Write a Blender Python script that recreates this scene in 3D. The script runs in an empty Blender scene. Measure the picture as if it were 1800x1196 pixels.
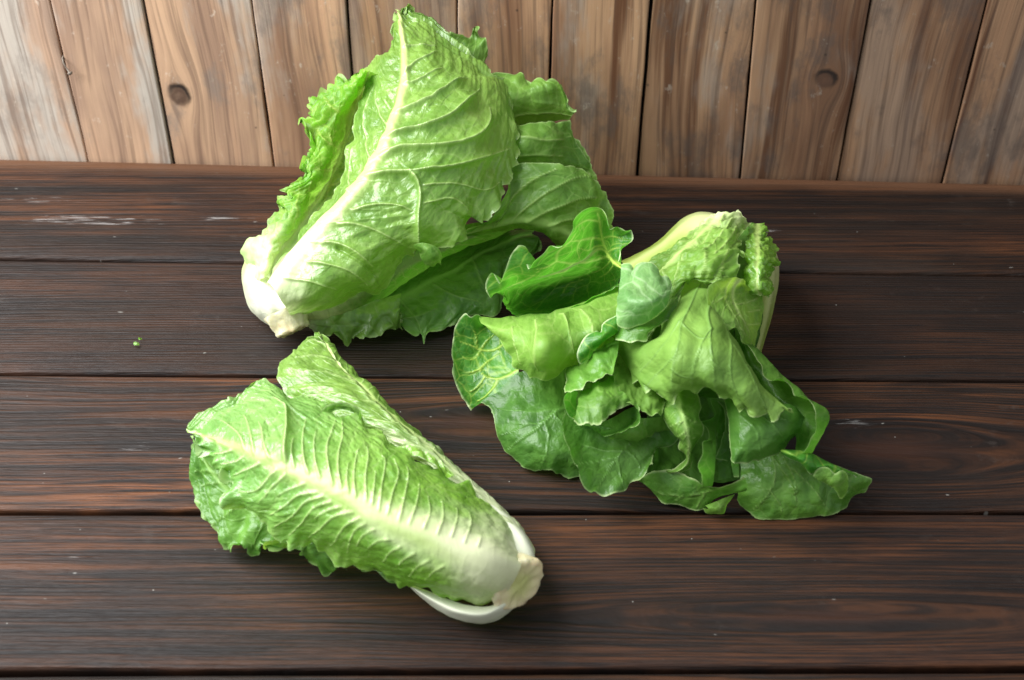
import bpy, math
import numpy as np
from mathutils import Vector

# ------------------------------------------------------------------ camera
D = bpy.data
scene = bpy.context.scene
COL = scene.collection
PITCH = math.radians(41.3)
CAM = np.array([0.0, -0.789, 0.693])
FPX = 2500.0
cam_data = D.cameras.new('camera')
cam_data.lens = 50; cam_data.sensor_width = 36
cam_data.clip_start = 0.05; cam_data.clip_end = 50
cam_data.dof.use_dof = True
cam_data.dof.focus_distance = 1.0
cam_data.dof.aperture_fstop = 8.0
cam = D.objects.new('camera', cam_data)
cam.location = CAM
cam.rotation_euler = (math.pi/2 - PITCH, 0, 0)
COL.objects.link(cam)
scene.camera = cam

# ------------------------------------------------------------------ world + window light
world = D.worlds.new('World'); scene.world = world
world.use_nodes = True
bg = world.node_tree.nodes['Background']
bg.inputs[0].default_value = (0.92, 0.95, 1.0, 1)
bg.inputs[1].default_value = 0.58

def area(name, loc, target, size, size_y, power, color):
    l = D.lights.new(name, 'AREA'); l.shape = 'RECTANGLE'
    l.size = size; l.size_y = size_y; l.energy = power; l.color = color
    o = D.objects.new(name, l); o.location = loc
    d = Vector(target) - Vector(loc)
    o.rotation_euler = d.to_track_quat('-Z', 'Y').to_euler()
    COL.objects.link(o); return o
area('window_light', (-1.02, 0.04, 1.08), (0.0, 0.06, 0.0), 1.25, 1.25, 75, (0.97, 0.985, 1.0))

scene.view_settings.view_transform = 'Standard'
scene.view_settings.look = 'None'
scene.view_settings.exposure = 0.22
scene.view_settings.gamma = 1.0

# ------------------------------------------------------------------ helpers
FWD = np.array([0, math.cos(PITCH), -math.sin(PITCH)])
RGT = np.array([1.0, 0, 0])
UPV = np.array([0, math.sin(PITCH), math.cos(PITCH)])

def ray(px, py):
    px = np.asarray(px, float); py = np.asarray(py, float)
    return FWD + RGT*((px-900)/FPX)[..., None] + UPV*((598-py)/FPX)[..., None]

def P(px, py, h=0.0):
    r = ray(px, py)
    t = (np.asarray(h, float) - CAM[2]) / r[..., 2]
    return CAM + r*t[..., None]

def project(Q):
    d = Q-CAM; z = d@FWD
    return 900+FPX*(d@RGT)/z, 598-FPX*(d@UPV)/z

class Noise2:
    """gradient noise in the plane"""
    def __init__(self, seed):
        rs = np.random.RandomState(seed)
        a = rs.rand(64, 64)*2*math.pi
        self.gx, self.gy = np.cos(a), np.sin(a)
    def __call__(self, x, y):
        x = np.asarray(x, float); y = np.asarray(y, float)
        x, y = np.broadcast_arrays(x, y)
        xi = np.floor(x).astype(int); yi = np.floor(y).astype(int)
        fx = x-xi; fy = y-yi
        def g(i, j, dx, dy):
            i = i % 64; j = j % 64
            return self.gx[i, j]*dx + self.gy[i, j]*dy
        u = fx*fx*fx*(fx*(fx*6-15)+10); v = fy*fy*fy*(fy*(fy*6-15)+10)
        a = g(xi, yi, fx, fy)*(1-u) + g(xi+1, yi, fx-1, fy)*u
        b = g(xi, yi+1, fx, fy-1)*(1-u) + g(xi+1, yi+1, fx-1, fy-1)*u
        return (a*(1-v)+b*v)*1.5

def sstep(a, b, x):
    t = np.clip((x-a)/(b-a), 0, 1)
    return t*t*(3-2*t)

def hermite(tk, Pk, t):
    """smooth curve through Pk (n, ...) at parameters tk, sampled at t"""
    tk = np.asarray(tk, float); Pk = np.asarray(Pk, float); n = len(tk)
    if n == 2:
        w = ((t-tk[0])/(tk[1]-tk[0])).reshape((-1,)+(1,)*(Pk.ndim-1))
        return Pk[0]*(1-w)+Pk[1]*w
    d = np.diff(tk).reshape((-1,)+(1,)*(Pk.ndim-1))
    s = np.diff(Pk, axis=0)/d
    m = np.empty_like(Pk)
    m[1:-1] = (s[:-1]*d[1:] + s[1:]*d[:-1])/(d[:-1]+d[1:])
    m[0] = s[0]*1.5-m[1]*.5; m[-1] = s[-1]*1.5-m[-2]*.5
    k = np.clip(np.searchsorted(tk, t, side='right')-1, 0, n-2)
    h = (tk[k+1]-tk[k]); w = ((t-tk[k])/h)
    sh = (-1,)+(1,)*(Pk.ndim-1); w = w.reshape(sh); h = h.reshape(sh)
    w2 = w*w; w3 = w2*w
    return ((2*w3-3*w2+1)*Pk[k] + (w3-2*w2+w)*h*m[k] + (-2*w3+3*w2)*Pk[k+1] + (w3-w2)*h*m[k+1])

def link(name, me, mat, parent=None, origin=(0, 0, 0)):
    o = D.objects.new(name, me)
    if mat is not None: me.materials.append(mat)
    COL.objects.link(o)
    if parent is not None: o.parent = parent
    return o

def thing(name, loc, label, cat, group=None, kind=None):
    o = D.objects.new(name, None); o.location = loc
    o.empty_display_size = 0.02
    COL.objects.link(o)
    if label: o['label'] = label
    if cat: o['category'] = cat
    if group: o['group'] = group
    if kind: o['kind'] = kind
    return o

# ------------------------------------------------------------------ node expression helper
class X:
    def __init__(self, nt, s): self.nt = nt; self.s = s
    def _m(self, op, *a, clamp=False):
        n = self.nt.nodes.new('ShaderNodeMath'); n.operation = op; n.use_clamp = clamp
        for i, v in enumerate((self,)+a):
            if isinstance(v, X): self.nt.links.new(v.s, n.inputs[i])
            else: n.inputs[i].default_value = float(v)
        return X(self.nt, n.outputs[0])
    def __add__(s, o): return s._m('ADD', o)
    __radd__ = __add__
    def __mul__(s, o): return s._m('MULTIPLY', o)
    __rmul__ = __mul__
    def __sub__(s, o): return s._m('SUBTRACT', o)
    def __rsub__(s, o): return (s*-1.0)+o
    def __truediv__(s, o): return s._m('DIVIDE', o)
    def abs(s): return s._m('ABSOLUTE')
    def pow(s, e): return s._m('POWER', e)
    def exp(s): return s._m('EXPONENT')
    def sin(s): return s._m('SINE')
    def fract(s): return s._m('FRACT')
    def min(s, o): return s._m('MINIMUM', o)
    def max(s, o): return s._m('MAXIMUM', o)
    def sign(s): return s._m('SIGN')
    def clamp(s): return s._m('ADD', 0.0, clamp=True)
    def step(s, a, b):
        n = s.nt.nodes.new('ShaderNodeMapRange'); n.interpolation_type = 'SMOOTHSTEP'
        s.nt.links.new(s.s, n.inputs[0])
        lo, hi, o0, o1 = (a, b, 0, 1) if a < b else (b, a, 1, 0)
        n.inputs[1].default_value = lo; n.inputs[2].default_value = hi
        n.inputs[3].default_value = o0; n.inputs[4].default_value = o1
        return X(s.nt, n.outputs[0])

class Mat:
    def __init__(self, name):
        self.m = D.materials.new(name); self.m.use_nodes = True
        self.nt = self.m.node_tree; self.nt.nodes.clear()
        self.out = self.nt.nodes.new('ShaderNodeOutputMaterial')
    def attr(self, name, kind='Fac'):
        n = self.nt.nodes.new('ShaderNodeAttribute'); n.attribute_name = name
        return X(self.nt, n.outputs[kind])
    def vec(self, x, y, z=0.0):
        n = self.nt.nodes.new('ShaderNodeCombineXYZ')
        for i, v in enumerate((x, y, z)):
            if isinstance(v, X): self.nt.links.new(v.s, n.inputs[i])
            else: n.inputs[i].default_value = v
        return X(self.nt, n.outputs[0])
    def sep(self, v):
        n = self.nt.nodes.new('ShaderNodeSeparateXYZ'); self.nt.links.new(v.s, n.inputs[0])
        return [X(self.nt, o) for o in n.outputs]
    def noise(self, v, scale=1.0, detail=3.0, rough=0.5, dist=0.0):
        n = self.nt.nodes.new('ShaderNodeTexNoise'); self.nt.links.new(v.s, n.inputs['Vector'])
        n.inputs['Scale'].default_value = scale; n.inputs['Detail'].default_value = detail
        n.inputs['Roughness'].default_value = rough; n.inputs['Distortion'].default_value = dist
        return X(self.nt, n.outputs[0])
    def voro(self, v, scale, feature='DISTANCE_TO_EDGE', rnd=1.0, out=None):
        n = self.nt.nodes.new('ShaderNodeTexVoronoi'); n.feature = feature
        self.nt.links.new(v.s, n.inputs['Vector']); n.inputs['Scale'].default_value = scale
        n.inputs['Randomness'].default_value = rnd
        if out: return X(self.nt, n.outputs['Distance']), X(self.nt, n.outputs['Color'])
        return X(self.nt, n.outputs['Distance'])
    def mix(self, f, a, b, mode='MIX'):
        n = self.nt.nodes.new('ShaderNodeMix'); n.data_type = 'RGBA'; n.blend_type = mode
        for i, v in ((0, f), (6, a), (7, b)):
            if isinstance(v, X): self.nt.links.new(v.s, n.inputs[i])
            elif i == 0: n.inputs[0].default_value = v
            else: n.inputs[i].default_value = (*v, 1)
        return X(self.nt, n.outputs[2])
    def bump(self, h, strength, dist, prev=None):
        n = self.nt.nodes.new('ShaderNodeBump'); self.nt.links.new(h.s, n.inputs['Height'])
        n.inputs['Strength'].default_value = strength; n.inputs['Distance'].default_value = dist
        if prev is not None: self.nt.links.new(prev.s, n.inputs['Normal'])
        return X(self.nt, n.outputs[0])
    def bsdf(self, color, rough, normal=None, spec=0.5, trans=None, tfac=0.3, coat=0.0, sss=None):
        nt = self.nt; n = nt.nodes.new('ShaderNodeBsdfPrincipled')
        def put(k, v):
            if isinstance(v, X): nt.links.new(v.s, n.inputs[k])
            elif isinstance(v, tuple): n.inputs[k].default_value = (*v, 1)
            else: n.inputs[k].default_value = v
        put('Base Color', color); put('Roughness', rough); put('Specular IOR Level', spec)
        if coat: put('Coat Weight', coat); put('Coat Roughness', 0.25)
        if sss:
            put('Subsurface Weight', sss[0]); n.inputs['Subsurface Radius'].default_value = (.01, .012, .005)
            n.inputs['Subsurface Scale'].default_value = sss[1]
        if normal is not None: put('Normal', normal)
        res = n.outputs[0]
        if trans is not None:
            t = nt.nodes.new('ShaderNodeBsdfTranslucent')
            if isinstance(trans, X): nt.links.new(trans.s, t.inputs[0])
            else: t.inputs[0].default_value = (*trans, 1)
            mx = nt.nodes.new('ShaderNodeMixShader')
            if isinstance(tfac, X): nt.links.new(tfac.s, mx.inputs[0])
            else: mx.inputs[0].default_value = tfac
            nt.links.new(res, mx.inputs[1]); nt.links.new(t.outputs[0], mx.inputs[2])
            res = mx.outputs[0]
        nt.links.new(res, self.out.inputs[0])
        return self.m

# ------------------------------------------------------------------ materials: table planks
def table_mat(seed, knots, orange=0.5, fine=260.0, grey=0.3, paint=(), bend=0.010, dark=0.0, fineamt=1.0, lit_edge=None):
    M = Mat('dark_stained_wood')
    uv = M.attr('UVMap', 'Vector'); x, y, _ = M.sep(uv)
    w = M.noise(M.vec(x*2.2, y*5.0, seed), 1.0, 2.0)-0.5
    w2 = M.noise(M.vec(x*7.0, y*16.0, seed+7.0), 1.0, 2.0)-0.5
    yw = y + w*(bend*2) + w2*(bend*0.5)
    kn = None
    for kx, ky, a, b in knots:
        dx = (x-kx)/a; dy = (y-ky)/b
        r2 = dx*dx + dy*dy
        e = (r2*-1.0).exp()
        yw = yw + (dy*((r2*-0.5).exp()))*b*-1.5
        core = ((r2*-9.0).exp())
        kn = core if kn is None else kn.max(core)
    f1 = M.noise(M.vec(x*11.0, yw*fine*2.6, seed*3.1), 1.0, 3.0, 0.6)
    f2 = M.noise(M.vec(x*4.0, yw*fine*0.9, seed*1.7), 1.0, 3.0, 0.62)
    f3 = M.noise(M.vec(x*2.2, yw*20.0, seed*2.3), 1.0, 3.0, 0.6)
    jit = M.noise(M.vec(x*5.0, y*45.0, seed*7.7), 1.0, 3.0, 0.6)
    ringp = (yw*fine*1.45 + jit*2.6)
    ring = (ringp*6.2832).sin()*0.5+0.5
    pore = M.noise(M.vec(x*45.0, yw*900.0, seed), 1.0, 3.0, 0.6)
    blot = M.noise(M.vec(x*7.0, y*20.0, seed*5.0), 1.0, 5.0, 0.62)
    dirt = M.noise(M.vec(x*45.0, y*60.0, seed*4.0), 1.0, 5.0, 0.7)
    c = M.mix(f3.step(0.35, 0.68), (0.0120, 0.0064, 0.0040), (0.0500, 0.0195, 0.0092))
    gl = (f2*0.42+f1*0.36+ring*0.045+pore*0.175)
    lines = gl.step(0.485, 0.585)
    c = M.mix(lines*fineamt*(f3.step(0.30, 0.70)*0.75+0.25)*orange, c, (0.235, 0.082, 0.026))
    c = M.mix(gl.step(0.49, 0.42)*0.92, c, (0.0052, 0.0042, 0.0040))
    c = M.mix(blot.step(0.45, 0.72)*grey, c, (0.038, 0.025, 0.018))
    big_ = M.noise(M.vec(x*3.0, y*9.0, seed*9.0), 1.0, 3.0, 0.6)
    c = M.mix(big_.step(0.44, 0.62)*0.6, c, (0.0080, 0.0055, 0.0046))
    c = M.mix(blot.step(0.5, 0.28)*0.55, c, (0.0075, 0.0058, 0.0055))
    c = M.mix(dirt.step(0.60, 0.78)*0.35, c, (0.065, 0.052, 0.044))
    if kn is not None: c = M.mix((kn*1.2).clamp()*0.8, c, (0.035, 0.014, 0.008))
    if lit_edge:   # light caught by the rear edge, painted in as warm brown
        wy = y - x*lit_edge[1] + w*0.006 + (blot-0.5)*0.010
        c = M.mix(wy.step(lit_edge[0]-0.012, lit_edge[0]+0.006)*0.7, c, (0.150, 0.070, 0.035))
    c = M.mix(0.10, c, (0.004, 0.003, 0.0025))
    if dark: c = M.mix(dark, c, (0.009, 0.007, 0.0065))
    # dust specks, short fibres and old paint
    d, cc = M.voro(M.vec(x, y, seed), 120.0, 'F1', 1.0, True)
    r, g, b_ = M.sep(cc)
    speck = d.step(0.075, 0.03)*g.step(0.80, 0.98)*r.step(.3,.5)
    d2, cc2 = M.voro(M.vec(x*70+w2*8, y*150, seed+3), 1.0, 'F1', 1.0, True)
    r2_, g2, b2 = M.sep(cc2)
    fib = d2.step(0.12, 0.05)*g2.step(0.955, 0.96)*0.6
    sc1 = (M.noise(M.vec(x*20.0, y*26.0, seed+21.0), 1.0, 2.0, 0.5)-0.5).abs().step(0.0045, 0.0012)
    sg = M.noise(M.vec(x*38.0, y*42.0, seed+33.0), 1.0, 2.0).step(0.58, 0.66)
    c = M.mix((speck.max(fib))*0.55, c, (0.42, 0.41, 0.37))
    pm = None
    for (px, py, sx, sy, th) in paint:
        q = M.noise(M.vec(x*26.0, y*330.0, seed+py), 1.0, 4.0, 0.7)
        reg = ((((x-px)/sx)*((x-px)/sx) + ((y-py)/sy)*((y-py)/sy))*-1.0).exp()
        k = (q*reg.pow(0.35)).step(th, th+0.06)
        pm = k if pm is None else pm.max(k)
    if pm is not None: c = M.mix(pm*pore.step(0.40, 0.62)*0.62, c, (0.30, 0.29, 0.28))
    h = f1*0.6 + f2*0.45 + ring*0.10 + pore*0.3
    nrm = M.bump(h, 1.0, 0.0019)
    nrm = M.bump(M.noise(M.vec(x*30, y*60, seed), 1.0, 3.0), 0.25, 0.0012, nrm)
    rough = (f1*-0.22 + 0.56 + blot*0.16)
    return M.bsdf(c, rough, nrm, 0.20)

def wall_mat(seed, tone, knots=(), streaks=0.6, grey=0.5, cool=0.0):
    M = Mat('weathered_cedar')
    uv = M.attr('UVMap', 'Vector'); x, y, _ = M.sep(uv)      # x across, y up the board
    w = M.noise(M.vec(x*5.0, y*3.5, seed), 1.0, 2.0)-0.5
    wo_ = M.noise(M.vec(x*160.0, y*160.0, seed+9.0), 1.0, 3.0)-0.5
    xw = x + w*0.030
    kn = None; ring = None
    for kx, ky, a, b, hole in knots:
        dx = (x-kx)/a; dy = (y-ky)/b
        r2 = dx*dx + dy*dy + wo_*1.1
        rs = dx*dx*0.35 + dy*dy*0.12
        xw = xw + dx*((rs*-1.0).exp())*a*-1.1
        core = r2.step(1.15, 0.35)*((r2*5.0).sin()*0.25+0.75)
        rr = (r2.step(0.35, 0.8))*(r2.step(1.9, 0.9))*(dy+dx*0.6).step(-1.4, 0.9)
        kn = core if kn is None else kn.max(core)
        ring = rr if ring is None else ring.max(rr)
    f1 = M.noise(M.vec(xw*300, y*6, seed), 1.0, 3.0, 0.6)
    f2 = M.noise(M.vec(xw*60, y*1.8, seed*2), 1.0, 4.0, 0.6)
    f3 = M.noise(M.vec(xw*22, y*3.0, seed*3), 1.0, 4.0, 0.65)
    blot = M.noise(M.vec(x*22, y*10, seed*4), 1.0, 6.0, 0.68)
    blot2 = M.noise(M.vec(xw*14, y*4, seed*6+2), 1.0, 5.0, 0.65)
    speckn = M.noise(M.vec(x*120, y*70, seed*8), 1.0, 4.0, 0.7)
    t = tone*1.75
    c = M.mix(f3.step(0.34, 0.66), (0.150*t, 0.078*t, 0.043*t), (0.300*t, 0.178*t, 0.100*t))
    c = M.mix(f2.step(0.52, 0.66)*streaks, c, (0.085*t, 0.035*t, 0.016*t))
    c = M.mix(f2.step(0.46, 0.32)*0.55, c, (0.30*t, 0.165*t, 0.090*t))
    c = M.mix(blot2.step(0.47, 0.60)*grey, c, (0.230*t, 0.208*t, 0.178*t))
    c = M.mix(blot.step(0.52, 0.66)*0.62, c, (0.082*t, 0.064*t, 0.054*t))
    if cool: c = M.mix(cool, c, (0.215*t, 0.190*t, 0.160*t))
    c = M.mix(f1.step(0.52, 0.34)*0.50, c, (0.06*t, 0.036*t, 0.025*t))
    c = M.mix(speckn.step(0.62, 0.75)*0.45, c, (0.36*t, 0.31*t, 0.25*t))
    if kn is not None:
        c = M.mix(kn*0.8, c, (0.100, 0.050, 0.030))
        c = M.mix(ring*0.95, c, (0.012, 0.008, 0.007))
        c = M.mix(kn*0.35, c, (0.05, 0.03, 0.022))
    d, cc = M.voro(M.vec(x, y, seed), 60.0, 'F1', 1.0, True)
    r, g, b_ = M.sep(cc)
    c = M.mix(d.step(0.10, 0.04)*g.step(0.88, 0.90)*0.6, c, (0.03, 0.02, 0.015))
    h = f1*0.6 + f2*0.6 + blot*0.3
    nrm = M.bump(h, 0.35, 0.0015)
    return M.bsdf(c, 0.62, nrm, 0.35)

# ------------------------------------------------------------------ wood geometry
def board_mesh(name, quad, thick, nrm, along, bevel=0.0025, uvf=None, seed=0.0, segs=40, wob=0.0006):
    """board from four corner points (a0,a1 one long edge; b0,b1 the other), front face towards nrm, with rounded long edges"""
    a0, a1, b0, b1 = [np.array(q, float) for q in quad]
    nz = Noise2(int(seed*13) % 9999)
    prof = []   # (t across 0..1 with offset, depth)
    for k in range(5):
        a = math.pi/2*k/4
        prof.append(('a', bevel*(1-math.sin(a)), -bevel*(1-math.cos(a)) if False else -bevel*(1-math.sin(a))*0 - bevel*(math.cos(a)) ))
    V = []; UV = []
    npro = 0
    sect = []
    sect.append((0, 0.0, -thick))
    for k in range(5):
        a = math.pi/2*k/4
        sect.append((0, bevel*(1-math.cos(a)), -bevel*(1-math.sin(a))))
    for k in range(1, 8): sect.append((k/8, 0.0, 0.0))
    for k in range(5):
        a = math.pi/2*(4-k)/4
        sect.append((1, -bevel*(1-math.cos(a)), -bevel*(1-math.sin(a))))
    sect.append((1, 0.0, -thick))
    ns = len(sect)
    for i in range(segs+1):
        s = i/segs
        A = a0*(1-s)+a1*s; B = b0*(1-s)+b1*s
        ac = (B-A); L = np.linalg.norm(ac); ac = ac/L
        wa = wob*nz(s*9, 0.3); wb = wob*nz(s*9, 7.7)
        for (t, off, dz) in sect:
            p = A + ac*(t*L + off + (wa if t == 0 else wb if t == 1 else 0)) + nrm*(dz + wob*0.5*nz(s*6, t*2+3) * (1 if dz > -thick else 0))
            V.append(p); UV.append(uvf(p))
    F = []
    for i in range(segs):
        for j in range(ns-1):
            F.append((i*ns+j, i*ns+j+1, (i+1)*ns+j+1, (i+1)*ns+j))
        F.append((i*ns+ns-1, i*ns, (i+1)*ns, (i+1)*ns+ns-1))
    F.append(tuple(range(ns))[::-1]); F.append(tuple(range(segs*ns, segs*ns+ns)))
    me = D.meshes.new(name)
    me.from_pydata([tuple(v) for v in V], [], F)
    uvl = me.uv_layers.new(name='UVMap')
    UV = np.array(UV)
    idx = np.empty(len(me.loops), int); me.loops.foreach_get('vertex_index', idx)
    uvl.data.foreach_set('uv', UV[idx][:, :2].ravel())
    me.polygons.foreach_set('use_smooth', [len(p.vertices) == 4 for p in me.polygons])
    me.validate(); 
    import bmesh
    bm = bmesh.new(); bm.from_mesh(me); bmesh.ops.recalc_face_normals(bm, faces=bm.faces); bm.to_mesh(me); bm.free()
    return me

table = thing('wooden_table', (0, 0, 0), 'dark brown table top of wide weathered planks under the three lettuce heads', 'table')
def lin(pts, x):
    (x0, y0), (x1, y1) = pts
    return y0 + (y1-y0)*(x-x0)/(x1-x0)
joints = [((34, 277), (1800, 321)), ((34, 453), (1800, 481)), ((34, 655), (1800, 667)),
          ((34, 899), (1800, 899)), ((34, 1181), (1800, 1174)), ((34, 1510), (1800, 1500))]
XL, XR = -1.1, 1.1
def jline(j):
    a = P(j[0][0], j[0][1]); b = P(j[1][0], j[1][1])
    f = lambda X_: a[1] + (b[1]-a[1])*(X_-a[0])/(b[0]-a[0])
    return f(XL), f(XR)
paint_px = lambda px, py, sx, sy, th: (float(P(px, py)[0]), float(P(px, py)[1]), sx, sy, th)
kp = lambda px, py, a, b: (float(P(px, py)[0]), float(P(px, py)[1]), a, b)
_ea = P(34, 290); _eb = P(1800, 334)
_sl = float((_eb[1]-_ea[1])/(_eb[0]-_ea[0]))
LIT_EDGE = (float(_ea[1]-_sl*_ea[0]), _sl)
tmats = [
    table_mat(1.3, [], 0.35, 210, 0.35, [paint_px(60, 352, .05, .008, .50), paint_px(170, 386, .10, .008, .47), paint_px(400, 383, .06, .005, .50), paint_px(1120, 408, .02, .003, .5), paint_px(1350, 405, .015, .004, .5)], 0.004, 0.0, 0.9, lit_edge=LIT_EDGE),
    table_mat(4.1, [], 0.16, 260, 0.30, [paint_px(260, 600, .02, .005, .56)], 0.005, 0.15, 0.7),
    table_mat(8.6, [kp(860, 740, .10, .022), kp(1560, 790, .12, .030)], 0.55, 160, 0.30, [paint_px(235, 780, .02, .012, .55), paint_px(1500, 740, .022, .010, .50)], 0.012, 0.0, 1.0),
    table_mat(6.2, [kp(1450, 1085, .14, .014)], 0.45, 200, 0.20, [paint_px(130, 990, .018, .010, .55), paint_px(430, 975, .008, .006, .5)], 0.004, 0.35, 1.0),
    table_mat(9.4, [], 0.4, 200, 0.35, [], 0.006, 0.0, 0.8),
]
GAP = [0.0, 0.0022, 0.0026, 0.0034, 0.0036, 0.003]
DZ = [-0.0005, -0.0012, -0.0008, 0.0, -0.0006]
for k in range(5):
    t0, t1 = jline(joints[k]); u0, u1 = jline(joints[k+1])
    g0 = GAP[k]/2; g1 = GAP[k+1]/2
    z = DZ[k]
    me = board_mesh('plank', [(XL, u0+g1, z), (XR, u1+g1, z), (XL, t0-g0, z), (XR, t1-g0, z)], 0.03, np.array([0, 0, 1.0]), 'x',
                    bevel=0.0035 if k else 0.005, uvf=lambda p: (p[0], p[1]), seed=k+1.0, segs=60, wob=0.0007)
    link('plank', me, tmats[k], table)
# dark batten under the planks closes the joints from below
bm_ = D.meshes.new('underside_panel')
ya, yb = -0.62, 0.30
vs = [(XL, ya, -.034), (XR, ya, -.034), (XR, yb, -.034), (XL, yb, -.034), (XL, ya, -.05), (XR, ya, -.05), (XR, yb, -.05), (XL, yb, -.05)]
bm_.from_pydata(vs, [], [(0, 1, 2, 3), (7, 6, 5, 4), (0, 4, 5, 1), (1, 5, 6, 2), (2, 6, 7, 3), (3, 7, 4, 0)])
mm = Mat('dark_underside').bsdf((0.012, 0.009, 0.008), 0.8)
link('underside_panel', bm_, mm, table)

# wall of upright boards behind the table
wall = thing('board_wall', (0, 0.24, 0), 'upright weathered grey-brown wooden boards rising behind the back edge of the table', 'wall')
wa = P(34, 277); wb = P(1800, 321)
WOFF = 0.004
wdir = (wb-wa); wdir[2] = 0; wdir /= np.linalg.norm(wdir)
wn = np.array([wdir[1], -wdir[0], 0.0])          # faces the camera
wo = wa.copy() - wn*WOFF
def W(px, py):
    r = ray(px, py); t = np.dot(wo-CAM, wn)/np.dot(r, wn)
    return CAM + r*t
bj = [((-300, 0), (-160, 270)), ((-95, 0), (-20, 274)), ((88, 0), (154, 279)), ((250, 0), (304, 283)), ((442, 0), (481, 288)), ((610, 0), (630, 292)),
      ((803, 0), (806, 295)), ((971, 0), (961, 299)), ((1145, 0), (1120, 305)), ((1330, 0), (1302, 309)), ((1530, 0), (1471, 314)),
      ((1737, 0), (1658, 318)), ((1945, 0), (1850, 323)), ((2150, 0), (2040, 327))]
wk = {}
def wuv(p):
    d = p - wo
    return (float(np.dot(d, wdir)), float(p[2]))
def wkn(px, py, a, b, hole=0):
    u = wuv(W(px, py)); return (u[0], u[1], a, b, hole)
wspec = [(1.5, (), .5, .9, .4), (1.45, (), .5, .9, .35), (1.38, (), .5, .9, .25), (1.30, [wkn(314, 170, .0085, .0105)], .6, .7, .2), (1.15, (), .7, .5, .1), (.95, (), .9, .3),  # board tones fall left to right: window falloff put into the colour
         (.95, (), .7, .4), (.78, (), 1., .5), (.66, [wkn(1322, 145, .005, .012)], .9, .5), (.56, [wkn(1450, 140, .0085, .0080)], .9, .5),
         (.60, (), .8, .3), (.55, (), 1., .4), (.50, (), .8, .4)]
for k in range(len(bj)-1):
    (t0, b0), (t1, b1) = bj[k], bj[k+1]
    def ends(j):
        a = W(*j[0]); b = W(*j[1]); f = (b-a)/(b[2]-a[2])
        return b + f*(-0.03-b[2]), b + f*(0.42-b[2])
    lo0, hi0 = ends(bj[k]); lo1, hi1 = ends(bj[k+1])
    g = (0.0011, 0.0011, 0.0009, 0.0012, 0.001, 0.0005, 0.0008, 0.0012, 0.0012, 0.0004, 0.0011, 0.0006, 0.001)[k]
    zz = wn*((k*7 % 5)-2)*0.0006
    me = board_mesh('board', [lo0+wdir*g+zz, hi0+wdir*g+zz, lo1-wdir*g+zz, hi1-wdir*g+zz], 0.016, wn, 'z', bevel=0.0012,
                    uvf=wuv, seed=30+k, segs=24, wob=0.0005)
    # local to the wall's empty
    me.transform(__import__('mathutils').Matrix.Translation((0, -0.24, 0)))
    link('board', me, wall_mat(11.0+k*2.7, *wspec[k]), wall)
q0 = wo - wn*0.02 - wdir*0.5; q1 = wo - wn*0.02 + wdir*2.4
bk = D.meshes.new('backing')
pts = []
for off in (0, -0.01):
    for q, z in ((q0, -.03), (q1, -.03), (q1, .42), (q0, .42)):
        p = q + wn*off; pts.append((p[0], p[1]-.24, z))
bk.from_pydata(pts, [], [(0, 1, 2, 3), (7, 6, 5, 4), (0, 4, 5, 1), (1, 5, 6, 2), (2, 6, 7, 3), (3, 7, 4, 0)])
link('backing', bk, mm, wall)

def tube(name, pts, radii, mat, parent, origin):
    V = []; F = []; n = 10
    for i, p in enumerate(pts):
        p = np.array(p, float); d = np.array(pts[min(i+1, len(pts)-1)], float)-np.array(pts[max(i-1, 0)], float); d /= np.linalg.norm(d)
        a = np.cross(d, [0.3, 0.1, 0.9]); a /= np.linalg.norm(a); b = np.cross(d, a)
        for k in range(n):
            th = 2*math.pi*k/n; V.append(tuple(p+(a*math.cos(th)+b*math.sin(th))*radii[i]-np.array(origin)))
    for i in range(len(pts)-1):
        for k in range(n): F.append((i*n+k, i*n+(k+1) % n, (i+1)*n+(k+1) % n, (i+1)*n+k))
    F.append(tuple(range(n))[::-1]); F.append(tuple(range((len(pts)-1)*n, len(pts)*n)))
    me = D.meshes.new(name); me.from_pydata(V, [], F); me.polygons.foreach_set('use_smooth', [len(f.vertices) == 4 for f in me.polygons])
    return link(name, me, mat, parent)
steel = Mat('dull_steel').bsdf((0.16, 0.13, 0.10), 0.6)
n0 = W(111, 100); n1_ = W(119, 112); n2_w = W(126, 121)
tube('nail', [n0-wn*.004, n0+wn*.002, n0*.6+n1_*.4+wn*.005, n1_+wn*.006, n2_w+wn*.006, n2_w+wn*.0062, n2_w+(n2_w-n1_)*.06+wn*.0062, n2_w+(n2_w-n1_)*.3+wn*.0062],
     [.0007, .0007, .0007, .0007, .0007, .0021, .0021, .0018], steel, wall, (0, 0.24, 0))

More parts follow.
